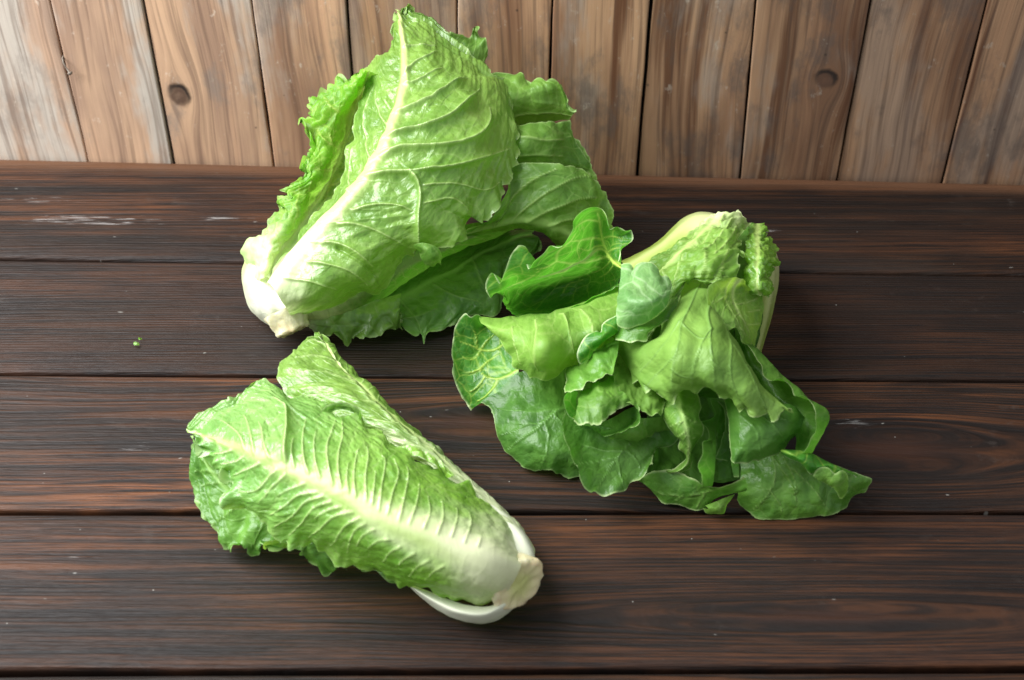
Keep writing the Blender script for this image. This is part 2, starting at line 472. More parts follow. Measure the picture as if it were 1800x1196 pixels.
# ------------------------------------------------------------------ leaf materials
def leaf_mat(name, g_dark, g_light, vein, white, tcol, rough=0.36, tf=0.28, netv=0.35, crinkle=1.0, edgecol=(0.50, 0.62, 0.28), spec=0.40, rimf=0.4, ribcol=None, tips=((0.085, 0.215, 0.045), (0.175, 0.330, 0.090))):
    g_dark, g_light = [(c[0]*k, c[1]*k, c[2]*0.72*k) for c, k in ((g_dark, 0.84), (g_light, 0.97))]; tips = [(c[0]*.93, c[1]*.95, c[2]*0.82) for c in tips]
    M = Mat(name)
    uv = M.attr('UVMap', 'Vector'); x, y, _ = M.sep(uv)
    ph = M.attr('vein_phase'); vst = M.attr('vein_strength'); rib = M.attr('rib'); wh = M.attr('pale'); ed = M.attr('rim'); sd = M.attr('seed')
    v3 = M.vec(x, y, sd)
    dn = M.noise(v3, 90.0, 2.0)-0.5; dn2 = M.noise(M.vec(y, x, sd+4.0), 90.0, 2.0)-0.5
    vw = M.vec(x+dn*0.007, y+dn2*0.007, sd)
    big = M.noise(v3, 22.0, 4.0, 0.6); med = M.noise(v3, 130.0, 3.0, 0.6)
    e1 = M.voro(vw, 62.0); e2 = M.voro(vw, 210.0)
    f = ph.fract(); d = 0.5-(f-0.5).abs()
    vein_l = d.step(0.11, 0.015)*vst
    net = e1.step(0.055, 0.0); net2 = e2.step(0.10, 0.0)
    c = M.mix((big*0.75+med*0.25).step(0.33, 0.66), g_dark, g_light)
    c = M.mix(M.attr('along').step(0.15, 0.85), c, M.mix((big*0.75+med*0.25).step(0.33, 0.66), *tips))
    c = M.mix(wh*0.95, c, white)
    vm = (vein_l*0.75).max(net*netv).max(net2*netv*0.30).max(M.attr('traced')*0.85)
    c = M.mix(vm*(1.0-wh*0.55), c, vein)
    ribc = M.mix(wh*0.75, ribcol or vein, white)
    c = M.mix(rib*0.9, c, ribc)
    c = M.mix(ed*rimf, c, edgecol)
    tc = M.mix((wh*0.8).max(rib*0.6), tcol, (0.72, 0.78, 0.42))
    tc = M.mix(vm*0.6, tc, (0.55, 0.68, 0.20))
    puff = e1.min(0.35)*1.4 + e2.min(0.3)*0.5
    hb = puff*(1.0-rib)*(1.0-wh*0.6)
    nrm = M.bump(hb, 0.50*crinkle, 0.0020)
    nrm = M.bump(M.noise(v3, 190.0, 3.0, 0.55)*(1.0-rib*0.9)*(1.0-wh*0.5), 0.42*crinkle, 0.0020, nrm)
    nrm = M.bump(vein_l, 0.5, 0.0009, nrm)
    nrm = M.bump(M.attr('traced')*(1.0-rib*0.8)*(1.0-wh*0.75), 0.5, 0.0010, nrm)
    # lengthwise fibres in the ribs and petioles
    fib = M.noise(M.vec(x*900.0, y*25.0, sd), 1.0, 2.0)
    nrm = M.bump(fib*(rib.max(wh*0.6)), 0.18, 0.0006, nrm)
    rg = med*0.18 + (rough-0.06) + rib*0.16
    tfac = (1.0-rib*0.75)*(tf*1.12)
    return M.bsdf(c, rg, nrm, spec, trans=tc, tfac=tfac)

LM = {
 # outside of outer leaves, lit green with a whitish bloom
 'outer': leaf_mat('pale_green_leaf', (0.128, 0.275, 0.050), (0.235, 0.410, 0.095), (0.40, 0.55, 0.19), (0.68, 0.73, 0.46), (0.33, 0.62, 0.06), ribcol=(.42,.53,.17), spec=.75, rough=0.30, tf=0.30, netv=0.22),
 'mid': leaf_mat('mid_green_leaf', (0.085, 0.210, 0.036), (0.165, 0.330, 0.065), (0.30, 0.46, 0.13), (0.74, 0.80, 0.42), (0.22, 0.52, 0.04), rough=0.42, tf=0.28, netv=0.25),
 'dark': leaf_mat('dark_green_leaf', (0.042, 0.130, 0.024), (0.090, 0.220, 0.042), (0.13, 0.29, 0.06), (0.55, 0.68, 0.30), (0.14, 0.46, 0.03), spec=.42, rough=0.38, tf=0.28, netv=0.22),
 'vivid': leaf_mat('vivid_green_leaf', (0.034, 0.170, 0.024), (0.095, 0.300, 0.042), (0.44, 0.60, 0.10), (0.62, 0.74, 0.30), (0.14, 0.52, 0.03), rough=0.36, tf=0.30, netv=0.35, rimf=0.9, edgecol=(.66,.76,.42)),
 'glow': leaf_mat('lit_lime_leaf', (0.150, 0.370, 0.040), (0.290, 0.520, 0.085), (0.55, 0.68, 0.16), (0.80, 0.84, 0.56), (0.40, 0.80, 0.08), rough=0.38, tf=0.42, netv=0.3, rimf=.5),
 'lower': leaf_mat('fresh_green_leaf', (0.062, 0.190, 0.028), (0.125, 0.290, 0.050), (0.20, 0.36, 0.08), (0.55, 0.68, 0.30), (0.16, 0.50, 0.03), spec=.45, rough=0.37, tf=0.26, netv=0.28),
 'sage': leaf_mat('dull_green_leaf', (0.135, 0.275, 0.055), (0.235, 0.410, 0.105), (0.15, 0.29, 0.06), (0.6, 0.7, 0.4), (0.28, 0.52, 0.06), rough=0.46, tf=0.22, netv=0.22),
 'bluish': leaf_mat('bluish_green_leaf', (0.130, 0.300, 0.120), (0.230, 0.410, 0.190), (0.42, 0.58, 0.32), (0.6, 0.7, 0.4), (0.22, 0.52, 0.10), rough=0.40, tf=0.25, netv=0.45, rimf=.8),
 'yellow': leaf_mat('yellow_green_leaf', (0.122, 0.275, 0.045), (0.215, 0.395, 0.085), (0.38, 0.52, 0.15), (0.78, 0.84, 0.46), (0.35, 0.60, 0.05), rough=0.44, tf=0.30, netv=0.30),
 'heart': leaf_mat('lime_leaf', (0.125, 0.310, 0.036), (0.245, 0.450, 0.075), (0.50, 0.63, 0.25), (0.82, 0.83, 0.55), (0.46, 0.80, 0.07), rough=0.29, spec=.7, tf=0.28, netv=0.2, crinkle=1.2, ribcol=(.30,.40,.11), tips=((0.115, 0.285, 0.060), (0.215, 0.410, 0.115))),
 'stalk': leaf_mat('white_petiole', (0.46, 0.57, 0.24), (0.58, 0.66, 0.36), (0.68, 0.73, 0.50), (0.70, 0.72, 0.56), (0.65, 0.72, 0.35), rough=0.33, tf=0.12, netv=0.0, crinkle=0.15),
 'stalky': leaf_mat('yellow_petiole', (0.25, 0.38, 0.07), (0.36, 0.46, 0.13), (0.42, 0.50, 0.17), (0.50, 0.53, 0.25), (0.55, 0.65, 0.15), rough=0.40, tf=0.12, netv=0.0, crinkle=0.15),
}

LEAFN = [0]
def leaf(parent, strings, mat, rib=None, ribw=(0.010, 0.0015), ribh=0.004, wb=-1.0, wsoft=0.16, wx=0.25, edges='LR', ruffle=0.0, rwave=0.020, rdecay=0.012,
         teeth=0.0012, twave=0.006, pucker=0.0, spacing=0.010, sweep=0.55, vein=1.0, crumple=0.0016, clen=0.022, flip=1, rim=1.0, ribp=2.0, name='leaf', label=None,
         minz=0.0012, res=0.00135, ribout=1, veins=(), tip=0.0):
    LEAFN[0] += 1; sd = LEAFN[0]
    n1, n2, n3 = Noise2(sd*3+1), Noise2(sd*3+2), Noise2(sd*3+3)
    S = []
    for s in strings:
        a = np.array(s, float)
        S.append(P(a[:, 0], a[:, 1], a[:, 2]))
    lens = [np.linalg.norm(np.diff(s, axis=0), axis=1).sum() for s in S]
    nv = int(np.clip(max(lens)/res, 24, 420))
    tv = np.linspace(0, 1, nv)
    R = []
    for s in S:
        d = np.linalg.norm(np.diff(s, axis=0), axis=1); d = np.maximum(d, 1e-5)
        tk = np.concatenate([[0], np.cumsum(d**0.9)]); tk /= tk[-1]
        R.append(hermite(tk, s, tv))
    R = np.array(R)                                   # strings, nv, 3
    gap = np.linalg.norm(np.diff(R, axis=0), axis=2)
    gm = np.maximum(gap.mean(axis=1), 1e-4)
    uk = np.concatenate([[0], np.cumsum(gm)]); 
    width = gap.sum(axis=0).max(); uk /= uk[-1]
    nu = int(np.clip(width/res, 16, 300))
    tu = np.linspace(0, 1, nu)
    G = hermite(uk, R, tu)                            # nu, nv, 3
    # metric fields
    du = np.linalg.norm(np.diff(G, axis=0), axis=2)
    cu = np.concatenate([np.zeros((1, nv)), np.cumsum(du, axis=0)])
    dv = np.linalg.norm(np.diff(G, axis=1), axis=2)
    cv = np.concatenate([np.zeros((nu, 1)), np.cumsum(dv, axis=1)], axis=1)
    if rib is not None:
        ur = uk[rib]; ir = int(round(ur*(nu-1)))
    else: ir = nu//2
    xx = cu - cu[ir:ir+1]
    ss = np.repeat(cv[ir:ir+1], nu, axis=0)
    L = cv[ir, -1]
    vv = np.repeat(tv[None], nu, axis=0)
    dist = np.full((nu, nv), 9.0)
    if 'L' in edges: dist = np.minimum(dist, cu)
    if 'R' in edges: dist = np.minimum(dist, cu[-1:]-cu)
    if 'B' in edges: dist = np.minimum(dist, cv)
    if 'T' in edges: dist = np.minimum(dist, cv[:, -1:]-cv)
    # normals towards the camera
    gu = np.gradient(G, axis=0); gv = np.gradient(G, axis=1)
    gu /= np.maximum(np.linalg.norm(gu, axis=2, keepdims=True), 1e-7)
    gv /= np.maximum(np.linalg.norm(gv, axis=2, keepdims=True), 1e-7)
    N = np.cross(gu, gv)
    N /= np.maximum(np.linalg.norm(N, axis=2, keepdims=True), 1e-4)
    turn = (N*(CAM-G)).sum(axis=2).mean() < 0
    if turn: N = -N
    # secondary veins
    ax = np.abs(xx)
    side = np.where(xx > 0, 0.5, 0.0)
    ph = (ss - sweep*ax*(0.35+0.9*vv) - 2.2*ax*ax*sweep/ max(width, .02)*vv)/spacing + side + 0.9*n1(xx*18, ss*18) + 0.38*n2(xx*55, ss*55)
    rw = ribw[0]*(1-vv)**1.2 + ribw[1]
    ribm = np.exp(-np.abs(xx/rw)**ribp) if rib is not None else np.zeros_like(xx)
    near = np.exp(-ax/(width*0.30))
    vst = (vein*np.clip(0.25+0.95*near, 0, 1)*np.clip(0.65+0.6*n3(xx*35, ss*35), 0.15, 1)*sstep(0.0, 0.004, dist)) if rib is not None else np.zeros_like(xx)
    fr = ph-np.floor(ph); dline = 0.5-np.abs(fr-0.5)
    Gd = G.copy()
    pxg, pyg = project(G)
    cvm = np.zeros_like(xx); cdisp = np.zeros_like(xx)
    for vn in veins:
        wd, hh, pts = vn[0], vn[1], np.array(vn[-1], float)
        broad = vn[2] if len(vn) > 3 else 0.0
        q = hermite(np.linspace(0, 1, len(pts)), pts, np.linspace(0, 1, 4*len(pts)))
        best = np.full(xx.shape, 1e9); bt = np.zeros_like(xx); sg = np.zeros_like(xx)
        for k in range(len(q)-1):
            ab = q[k+1]-q[k]; l2 = max((ab**2).sum(), 1e-6)
            tq = np.clip(((pxg-q[k, 0])*ab[0]+(pyg-q[k, 1])*ab[1])/l2, 0, 1)
            ex = pxg-q[k, 0]-ab[0]*tq; ey = pyg-q[k, 1]-ab[1]*tq
            dd = np.hypot(ex, ey); m = dd < best
            best = np.where(m, dd, best); bt = np.where(m, (k+tq)/(len(q)-1), bt); sg = np.where(m, np.sign(ab[0]*ey-ab[1]*ex), sg)
        dm = best/2380.0
        tp = (1-0.65*bt)
        line = np.exp(-(dm/(wd*tp))**2)
        if wd < 0.0022 or hh > 0: cvm = np.maximum(cvm, line*(1 if hh >= 0 else 0))
        fade = np.clip(np.minimum(bt*8+.2, (1-bt)*5), 0, 1)
        cdisp += hh*line*tp
        if broad:
            # a fold: the sheet rises up to the vein on one side and drops behind it on the other
            cdisp += broad*fade*(np.where(sg > 0, np.exp(-dm/0.0035), np.exp(-dm/0.013)) if mat in ('outer', 'heart', 'mid') else np.exp(-(dm/0.0075)**2))
    disp = cdisp
    if pucker and rib is not None:
        gate = sstep(rw*0.7, rw*2.2, ax)
        ridge = np.exp(-(dline/0.085)**2)*np.clip(vst, 0, 1)
        blis = n1(ph*1.15+9, ax*55)+0.7*n2(ph*2.1, ax*110+side*7)
        amp = 0.55+0.9*np.clip(n3(xx*22+4, ss*22)+0.4, 0, 1.3)
        disp += pucker*gate*(0.42*ridge*amp + 0.42*blis*amp + 0.22*(np.sqrt(np.clip(dline*2, 0, 1))-0.6)*amp)
    if rib is None:
        qx = G[..., 0]; qy = G[..., 1]*0.66 + G[..., 2]*0.75
        xx = qx; ss = qy
    c1 = n1(xx/clen+3, ss/clen)+0.6*n2(xx/clen*2.1, ss/clen*2.1+5)+0.3*n3(xx/clen*4.3, ss/clen*4.3)
    disp += crumple*c1*(1-0.85*ribm)
    if ruffle:
        along = cv if ('L' in edges or 'R' in edges) else cu
        wv = np.clip(0.6+1.5*n1(along/rwave*0.37+3, side*5), 0.1, 1.8)*n3(along/rwave, side*9+0.3*dist/rwave)+0.5*n2(along/rwave*2.3, side*7+2.0)
        disp += ruffle*wv*1.6*np.exp(-dist/rdecay)*(0.25+0.75*sstep(0.02, 0.28, vv))
    if rib is not None:
        disp += ribh*ribm*ribout*(0.35+0.65*(1-vv))
    Gd += N*disp[..., None]
    # toothed, slightly torn outline
    if teeth:
        we = np.exp(-dist/0.0035)
        def tt(al, k): 
            q = (n2(al/twave, k)+0.6*n3(al/twave*2.3, k+4))*np.clip(0.5+1.6*n1(al/twave*0.27, k+8), 0.05, 1.6)
            return teeth*(q+0.5*np.abs(q)*np.sign(q))
        if 'L' in edges: Gd -= gu*(np.exp(-cu/0.004)*tt(cv, 1.3))[..., None]
        if 'R' in edges: Gd += gu*(np.exp(-(cu[-1:]-cu)/0.004)*tt(cv, 5.7))[..., None]
        if 'B' in edges: Gd -= gv*(np.exp(-cv/0.004)*tt(cu, 9.1))[..., None]
        if 'T' in edges: Gd += gv*(np.exp(-(cv[:, -1:]-cv)/0.004)*tt(cu, 12.9))[..., None]
    Gd[..., 2] = np.maximum(Gd[..., 2], minz)
    # pale base
    wn_ = 0.10*n1(xx*60, ss*25)+0.05*n2(xx*160, ss*50)
    t = vv + wx*np.clip(ax/max(width*0.5, .01), 0, 1) + wn_ - 0.12*(np.clip(1-dline*5, 0, 1)*vst)
    pale = 1-sstep(wb-wsoft, wb+wsoft, t)
    rimm = (1-sstep(0.0003, 0.0014, dist))*rim
    o3 = np.array(parent.location)
    V = (Gd-o3).reshape(-1, 3)
    ii = np.arange(nu*nv).reshape(nu, nv)
    F = np.stack([ii[:-1, :-1], ii[1:, :-1], ii[1:, 1:], ii[:-1, 1:]], axis=-1).reshape(-1, 4)
    if turn: F = F[:, ::-1]
    F = np.ascontiguousarray(F)
    me = D.meshes.new(name)
    me.vertices.add(len(V)); me.vertices.foreach_set('co', V.ravel())
    me.loops.add(F.size); me.loops.foreach_set('vertex_index', F.ravel())
    me.polygons.add(len(F)); me.polygons.foreach_set('loop_start', np.arange(0, F.size, 4)); me.polygons.foreach_set('loop_total', np.full(len(F), 4))
    me.polygons.foreach_set('use_smooth', np.ones(len(F), bool))
    me.update()
    uvl = me.uv_layers.new(name='UVMap')
    uvs = np.stack([xx, ss], axis=-1).reshape(-1, 2)
    uvl.data.foreach_set('uv', uvs[F.ravel()].ravel())
    def put(nm, arr):
        at = me.attributes.new(nm, 'FLOAT', 'POINT'); at.data.foreach_set('value', np.ascontiguousarray(arr, dtype=np.float32).ravel())
    put('vein_phase', ph-ph.min()+1); put('vein_strength', vst); put('traced', cvm); put('along', vv*(1 if tip else 0)*tip); put('rib', ribm); put('pale', pale); put('rim', rimm); put('seed', np.full_like(xx, sd*1.37))
    o = link(name, me, LM[mat], parent)
    if label: o['label'] = label
    return o

GRP = 'heads of romaine lettuce on the table'
def base_at(px, py): 
    p = P(px, py, 0.0); return (float(p[0]), float(p[1]), 0.0)

# ================================================================== A: tall head standing open against the wall
A = thing('romaine_lettuce', base_at(520, 575), 'large open head of lettuce leaning back towards the wall, its tall leaf topmost', 'lettuce', GRP)
# main outer leaf
leaf(A, [
 [(468,498,.052),(500,447,.068),(538,402,.08),(573,360,.09),(603,312,.10),(620,255,.112),(628,205,.122),(641,162,.132),(641,124,.142),(662,102,.148),(690,97,.152),(690,62,.160),(697,19,.167)],
 [(474,500,.060),(515,445,.078),(556,400,.091),(600,352,.103),(640,305,.115),(662,255,.127),(673,205,.137),(682,160,.147),(684,120,.153),(692,80,.159),(697,50,.163),(699,19,.167)],
 [(484,505,.066),(540,432,.088),(600,370,.106),(650,312,.120),(685,258,.132),(703,205,.142),(712,150,.150),(712,100,.157),(707,60,.163),(701,18,.168)],
 [(500,535,.058),(550,505,.074),(605,465,.086),(655,420,.097),(705,368,.110),(750,318,.122),(785,262,.134),(800,205,.144),(795,150,.151),(765,95,.158),(735,50,.164),(704,18,.168)],
 [(512,556,.032),(560,545,.036),(598,537,.04),(618,520,.047),(640,512,.053),(662,518,.052),(676,511,.055),(690,480,.064),(712,447,.074),(733,440,.08),(780,431,.084),(815,420,.088),(828,392,.093),(845,393,.093),(872,370,.094),(888,330,.099),(905,290,.104),(909,235,.114),(908,185,.124),(893,137,.134),(868,130,.138),(850,108,.143),(825,95,.147),(800,75,.152),(772,50,.157),(757,35,.161),(735,26,.165),(718,24,.167),(718,14,.169),(706,17,.169)],
], 'outer', res=.0010, rib=2, ribw=(.0090,.0016), ribp=3.5, ribh=.0055, wb=.12, wsoft=.16, wx=.26, ruffle=.0032, rwave=.022, rdecay=.010, pucker=.0016, spacing=.013, sweep=1.3, crumple=.0013, clen=.022, teeth=.0022, vein=.35, veins=[
 (.0013,.0012,0.0056,[(706,208),(732,197),(757,185),(780,167),(798,152),(822,138)]),
 (.0014,.0014,0.0072,[(694,252),(720,240),(752,232),(790,212),(820,182),(842,158)]),
 (.0016,.0014,0.0064,[(678,286),(707,270),(745,265),(790,260),(830,245),(852,220),(861,190)]),
 (.0011,.0010,0.0029,[(714,156),(735,150),(757,137),(777,122)]),
 (.0011,.0010,0.0029,[(713,138),(732,118),(755,105),(768,90)]),
 (.0010,.0008,0.0016,[(711,88),(735,82),(768,80)]),
 (.0014,.0012,0.0056,[(652,318),(690,308),(735,306),(790,296),(850,278),(895,262)]),
 (.0012,.0020,0.0072,[(722,308),(735,325),(738,345),(735,370),(733,395),(735,432)]),
 (.0011,.0010,0.0024,[(622,372),(657,362),(695,362),(724,372)]),
 (.0011,.0008,0.0019,[(598,397),(632,397),(670,410),(712,432)]),
 (.0015,-.0030,0,[(595,437),(632,460),(660,487),(664,512)]),
 (.0011,.0010,0.0024,[(568,430),(595,430),(627,445),(655,470)]),
 (.0011,.0010,0.0019,[(543,462),(575,466),(615,476),(645,500)]),
 (.0011,.0010,0.0016,[(507,492),(545,495),(590,508)]),
 (.0009,.0008,0.0016,[(690,230),(670,200),(662,160)]),
 (.0009,.0008,0.0016,[(660,290),(648,250),(646,210),(655,150)]),
 (.0009,.0008,0.0016,[(620,345),(618,300),(632,250)]),
 (.0008,.0006,0.0013,[(745,330),(800,325),(850,335),(880,320)]),
 (.0008,.0006,0.0013,[(745,360),(790,350),(825,370)]),
])
# inner leaf seen on the left, bright inside face
leaf(A, [
 [(448,505,.035),(430,462,.05),(437,432,.06),(458,414,.067),(470,385,.072),(482,374,.072),(500,364,.08),(489,354,.08),(510,344,.086),(494,335,.086),(515,322,.092),(541,302,.097),(525,291,.101),(546,270,.103),(541,240,.112),(525,212,.114),(549,208,.117),(542,180,.124),(575,158,.128),(592,147,.133),(617,148,.137),(625,140,.140),(641,122,.144)],
 [(462,490,0.057),(470,445,0.070),(492,408,0.075),(520,370,0.082),(548,328,0.090),(570,285,0.100),(582,245,0.110),(592,205,0.122),(612,172,0.134),(643,124,0.155)],
 [(470,488,0.057),(492,445,0.064),(525,402,0.067),(562,345,0.076),(595,285,0.089),(612,232,0.102),(628,180,0.120),(650,126,0.150)],
 [(480,500,0.052),(520,445,0.060),(575,385,0.070),(620,330,0.082),(650,270,0.096),(668,200,0.117),(676,160,0.132),(670,128,0.150)],
], 'glow', rib=2, ribw=(.002,.0006), ribh=.0006, wb=.22, wsoft=.22, wx=.1, edges='L', ruffle=.0080, rwave=.019, rdecay=.014, pucker=.0012, spacing=.016, sweep=1.2, crumple=.0025, clen=.018, teeth=.0022, veins=[(0.001,0.0006,[(640,150),(615,232),(595,262),(587,297),(575,340),(550,385)]),(0.001,0.0006,[(582,237),(585,262),(578,300)]),(0.001,0.0006,[(595,262),(570,245),(555,225)]),(0.001,0.0006,[(587,297),(565,300),(552,290)]),(0.001,0.0006,[(600,200),(580,185),(570,170)])])
# leaves behind, top
leaf(A, [
 [(690,260,.100),(705,160,.120),(728,85,.140),(745,30,.155)],
 [(740,270,.105),(760,160,.130),(778,90,.146),(792,58,.155)],
 [(800,270,.1),(825,170,.128),(828,100,.143),(822,61,.154)],
 [(830,260,.09),(858,170,.118),(864,116,.136),(862,98,.142),(856,78,.148),(848,59,.153),(838,67,.152)],
], 'mid', rib=1, ribw=(.003,.001), edges='RT', ruffle=.005, rwave=.016, crumple=.003, teeth=.0015, sweep=1.0, spacing=.014)
# right upper leaf behind
leaf(A, [
 [(780,140,.12),(840,135,.125),(868,128,.128),(888,130,.13),(905,134,.13),(915,127,.133),(924,139,.13),(936,151,.126),(950,141,.13),(962,145,.13),(971,141,.132),(986,150,.128),(996,166,.122),(1001,180,.117),(1005,192,.114),(1013,192,.114)],
 [(780,190,.12),(850,185,.12),(900,178,.122),(950,176,.12),(985,182,.115),(1010,198,.11)],
 [(780,240,.105),(850,232,.105),(900,226,.098),(950,219,.097),(1000,212,.100)],
], 'mid', edges='LT', ruffle=.003, crumple=.0025, clen=.03, teeth=.0012, veins=[(.001,-.0012,.003,[(850,165),(900,172),(950,160),(990,160)]),(.001,.0008,.003,[(840,205),(900,205),(960,195),(1005,205)])])
leaf(A, [
 [(780,225,.103),(860,224,.105),(905,224,.110),(955,220,.111),(1003,210,.108)],
 [(780,260,.098),(860,255,.102),(910,250,.108),(960,248,.106),(1010,240,.098)],
 [(780,300,.085),(860,297,.090),(920,290,.092),(970,292,.088),(1010,290,.080),(1040,302,.07)],
], 'mid', edges='LT', ruffle=.002, crumple=.0025, clen=.03, teeth=.0012, veins=[(.001,.0008,.003,[(850,250),(900,245),(960,250),(1005,240)]),(.001,.0008,.003,[(850,280),(920,272),(990,275)])])
leaf(A, [
 [(960,240,.09),(1008,243,.093),(1022,252,.090),(1034,272,.082),(1042,302,.072),(1055,330,.06)],
 [(950,300,.075),(980,310,.07),(1000,330,.06),(1010,350,.05)],
], 'mid', edges='L', ruffle=.001, crumple=.002)
# big right leaf with arching midrib
leaf(A, [
 [(830,408,.062),(862,375,.08),(885,335,.092),(903,292,.098),(935,287,.10),(985,292,.097),(1030,301,.09),(1055,325,.08),(1069,350,.069),(1077,388,.054),(1070,425,.038)],
 [(815,410,.058),(862,385,.074),(900,348,.084),(945,332,.088),(990,340,.083),(1025,365,.07),(1045,395,.055),(1052,435,.035)],
 [(800,415,.052),(850,399,.062),(900,389,.069),(940,388,.069),(978,400,.062),(1010,420,.050),(1035,445,.034)],
 [(800,424,.040),(850,409,.045),(900,399,.048),(940,399,.048),(962,409,.043),(972,428,.034),(995,452,.022),(1030,460,.016)],
], 'mid', rib=2, ribw=(.0032,.0018), ribh=.0022, edges='LR', ruffle=.002, rwave=.03, crumple=.0026, clen=.03, teeth=.001, sweep=.9, spacing=.018, pucker=.0012, vein=.3, veins=[(.0010,.0008,.003,[(868,392),(898,350),(935,320),(978,300)]),(.0010,.0008,.003,[(925,388),(970,368),(1018,350),(1062,348)]),(.0009,.0006,.002,[(898,389),(945,350),(1000,318),(1040,310)]),(.0009,.0006,.002,[(965,395),(1010,385),(1060,385)])])
# rolled lower flank
leaf(A, [
 [(505,515,0.032),(600,480,0.044),(700,430,0.056),(800,398,0.054),(900,388,0.046)],
 [(518,545,0.032),(615,518,0.038),(700,472,0.042),(790,432,0.040),(890,396,0.036)],
 [(528,562,0.020),(600,553,0.022),(665,520,0.024),(740,470,0.026),(830,428,0.026),(900,400,0.026)],
 [(532,573,0.003),(580,569,0.003),(640,548,0.003),(700,508,0.004),(760,470,0.008),(830,438,0.012),(905,405,0.014)],
], 'lower', rib=1, ribw=(.006,.002), ribh=.0005, wb=.16, wsoft=.2, wx=.05, edges='R', crumple=.0012, teeth=0, sweep=.2, rim=0)
# small curled tongue under the notch
leaf(A, [
 [(734,440,.086),(726,433,.092),(738,427,.096),(758,430,.094),(771,438,.09),(776,452,.084)],
 [(737,444,.084),(745,440,.092),(755,443,.092),(768,450,.088),(775,462,.080)],
 [(736,442,.084),(740,455,.079),(750,466,.074),(764,468,.072),(767,462,.074),(776,465,.072)],
], 'mid', edges='LR', crumple=.0008, teeth=.0003, rim=.2)
# leaves flat on the table
leaf(A, [
 [(540,558,.020),(600,553,.024),(660,528,.028),(705,515,.030)],
 [(536,566,.016),(575,572,.016),(625,566,.018),(670,552,.022),(702,540,.024)],
 [(531,571,.012),(546,582,.010),(560,592,.008),(580,589,.010),(596,592,.009),(608,605,.004),(620,591,.009),(633,593,.008),(650,590,.008),(664,583,.009),(676,574,.013),(690,578,.010),(701,579,.007),(706,566,.015),(702,552,.020)],
], 'outer', edges='R', ruffle=.004, rwave=.014, crumple=.002, teeth=.003, wb=.1, wsoft=.2, wx=0)
leaf(A, [
 [(560,552,.012),(660,530,.020),(760,466,.018),(850,425,.024),(915,408,.034),(940,408,.040)],
 [(570,560,.010),(650,548,.016),(740,505,.022),(820,462,.028),(880,430,.034),(935,412,.040)],
 [(590,572,.008),(680,562,.012),(770,540,.017),(830,505,.024),(885,455,.032),(945,418,.040)],
 [(620,580,.006),(690,572,.009),(704,553,.018),(713,582,.008),(728,589,.006),(741,587,.005),(745,603,.002),(750,587,.006),(775,582,.006),(800,568,.008),(836,553,.010),(871,556,.010),(880,545,.012),(884,500,.018),(906,462,.026),(948,440,.034),(951,424,.039)],
], 'lower', rib=1, ribw=(.004,.002), ribh=.001, edges='R', ruffle=.003, rwave=.02, crumple=.0028, clen=.03, teeth=.0016, vein=.5, sweep=.8, veins=[(0.0009,0.0007,[(640,556),(720,560),(770,540)]),(0.0009,0.0007,[(760,500),(800,520),(840,530)]),(0.0009,0.0007,[(700,525),(730,560),(740,580)]),(0.0009,0.0007,[(830,455),(850,500),(865,530)])])
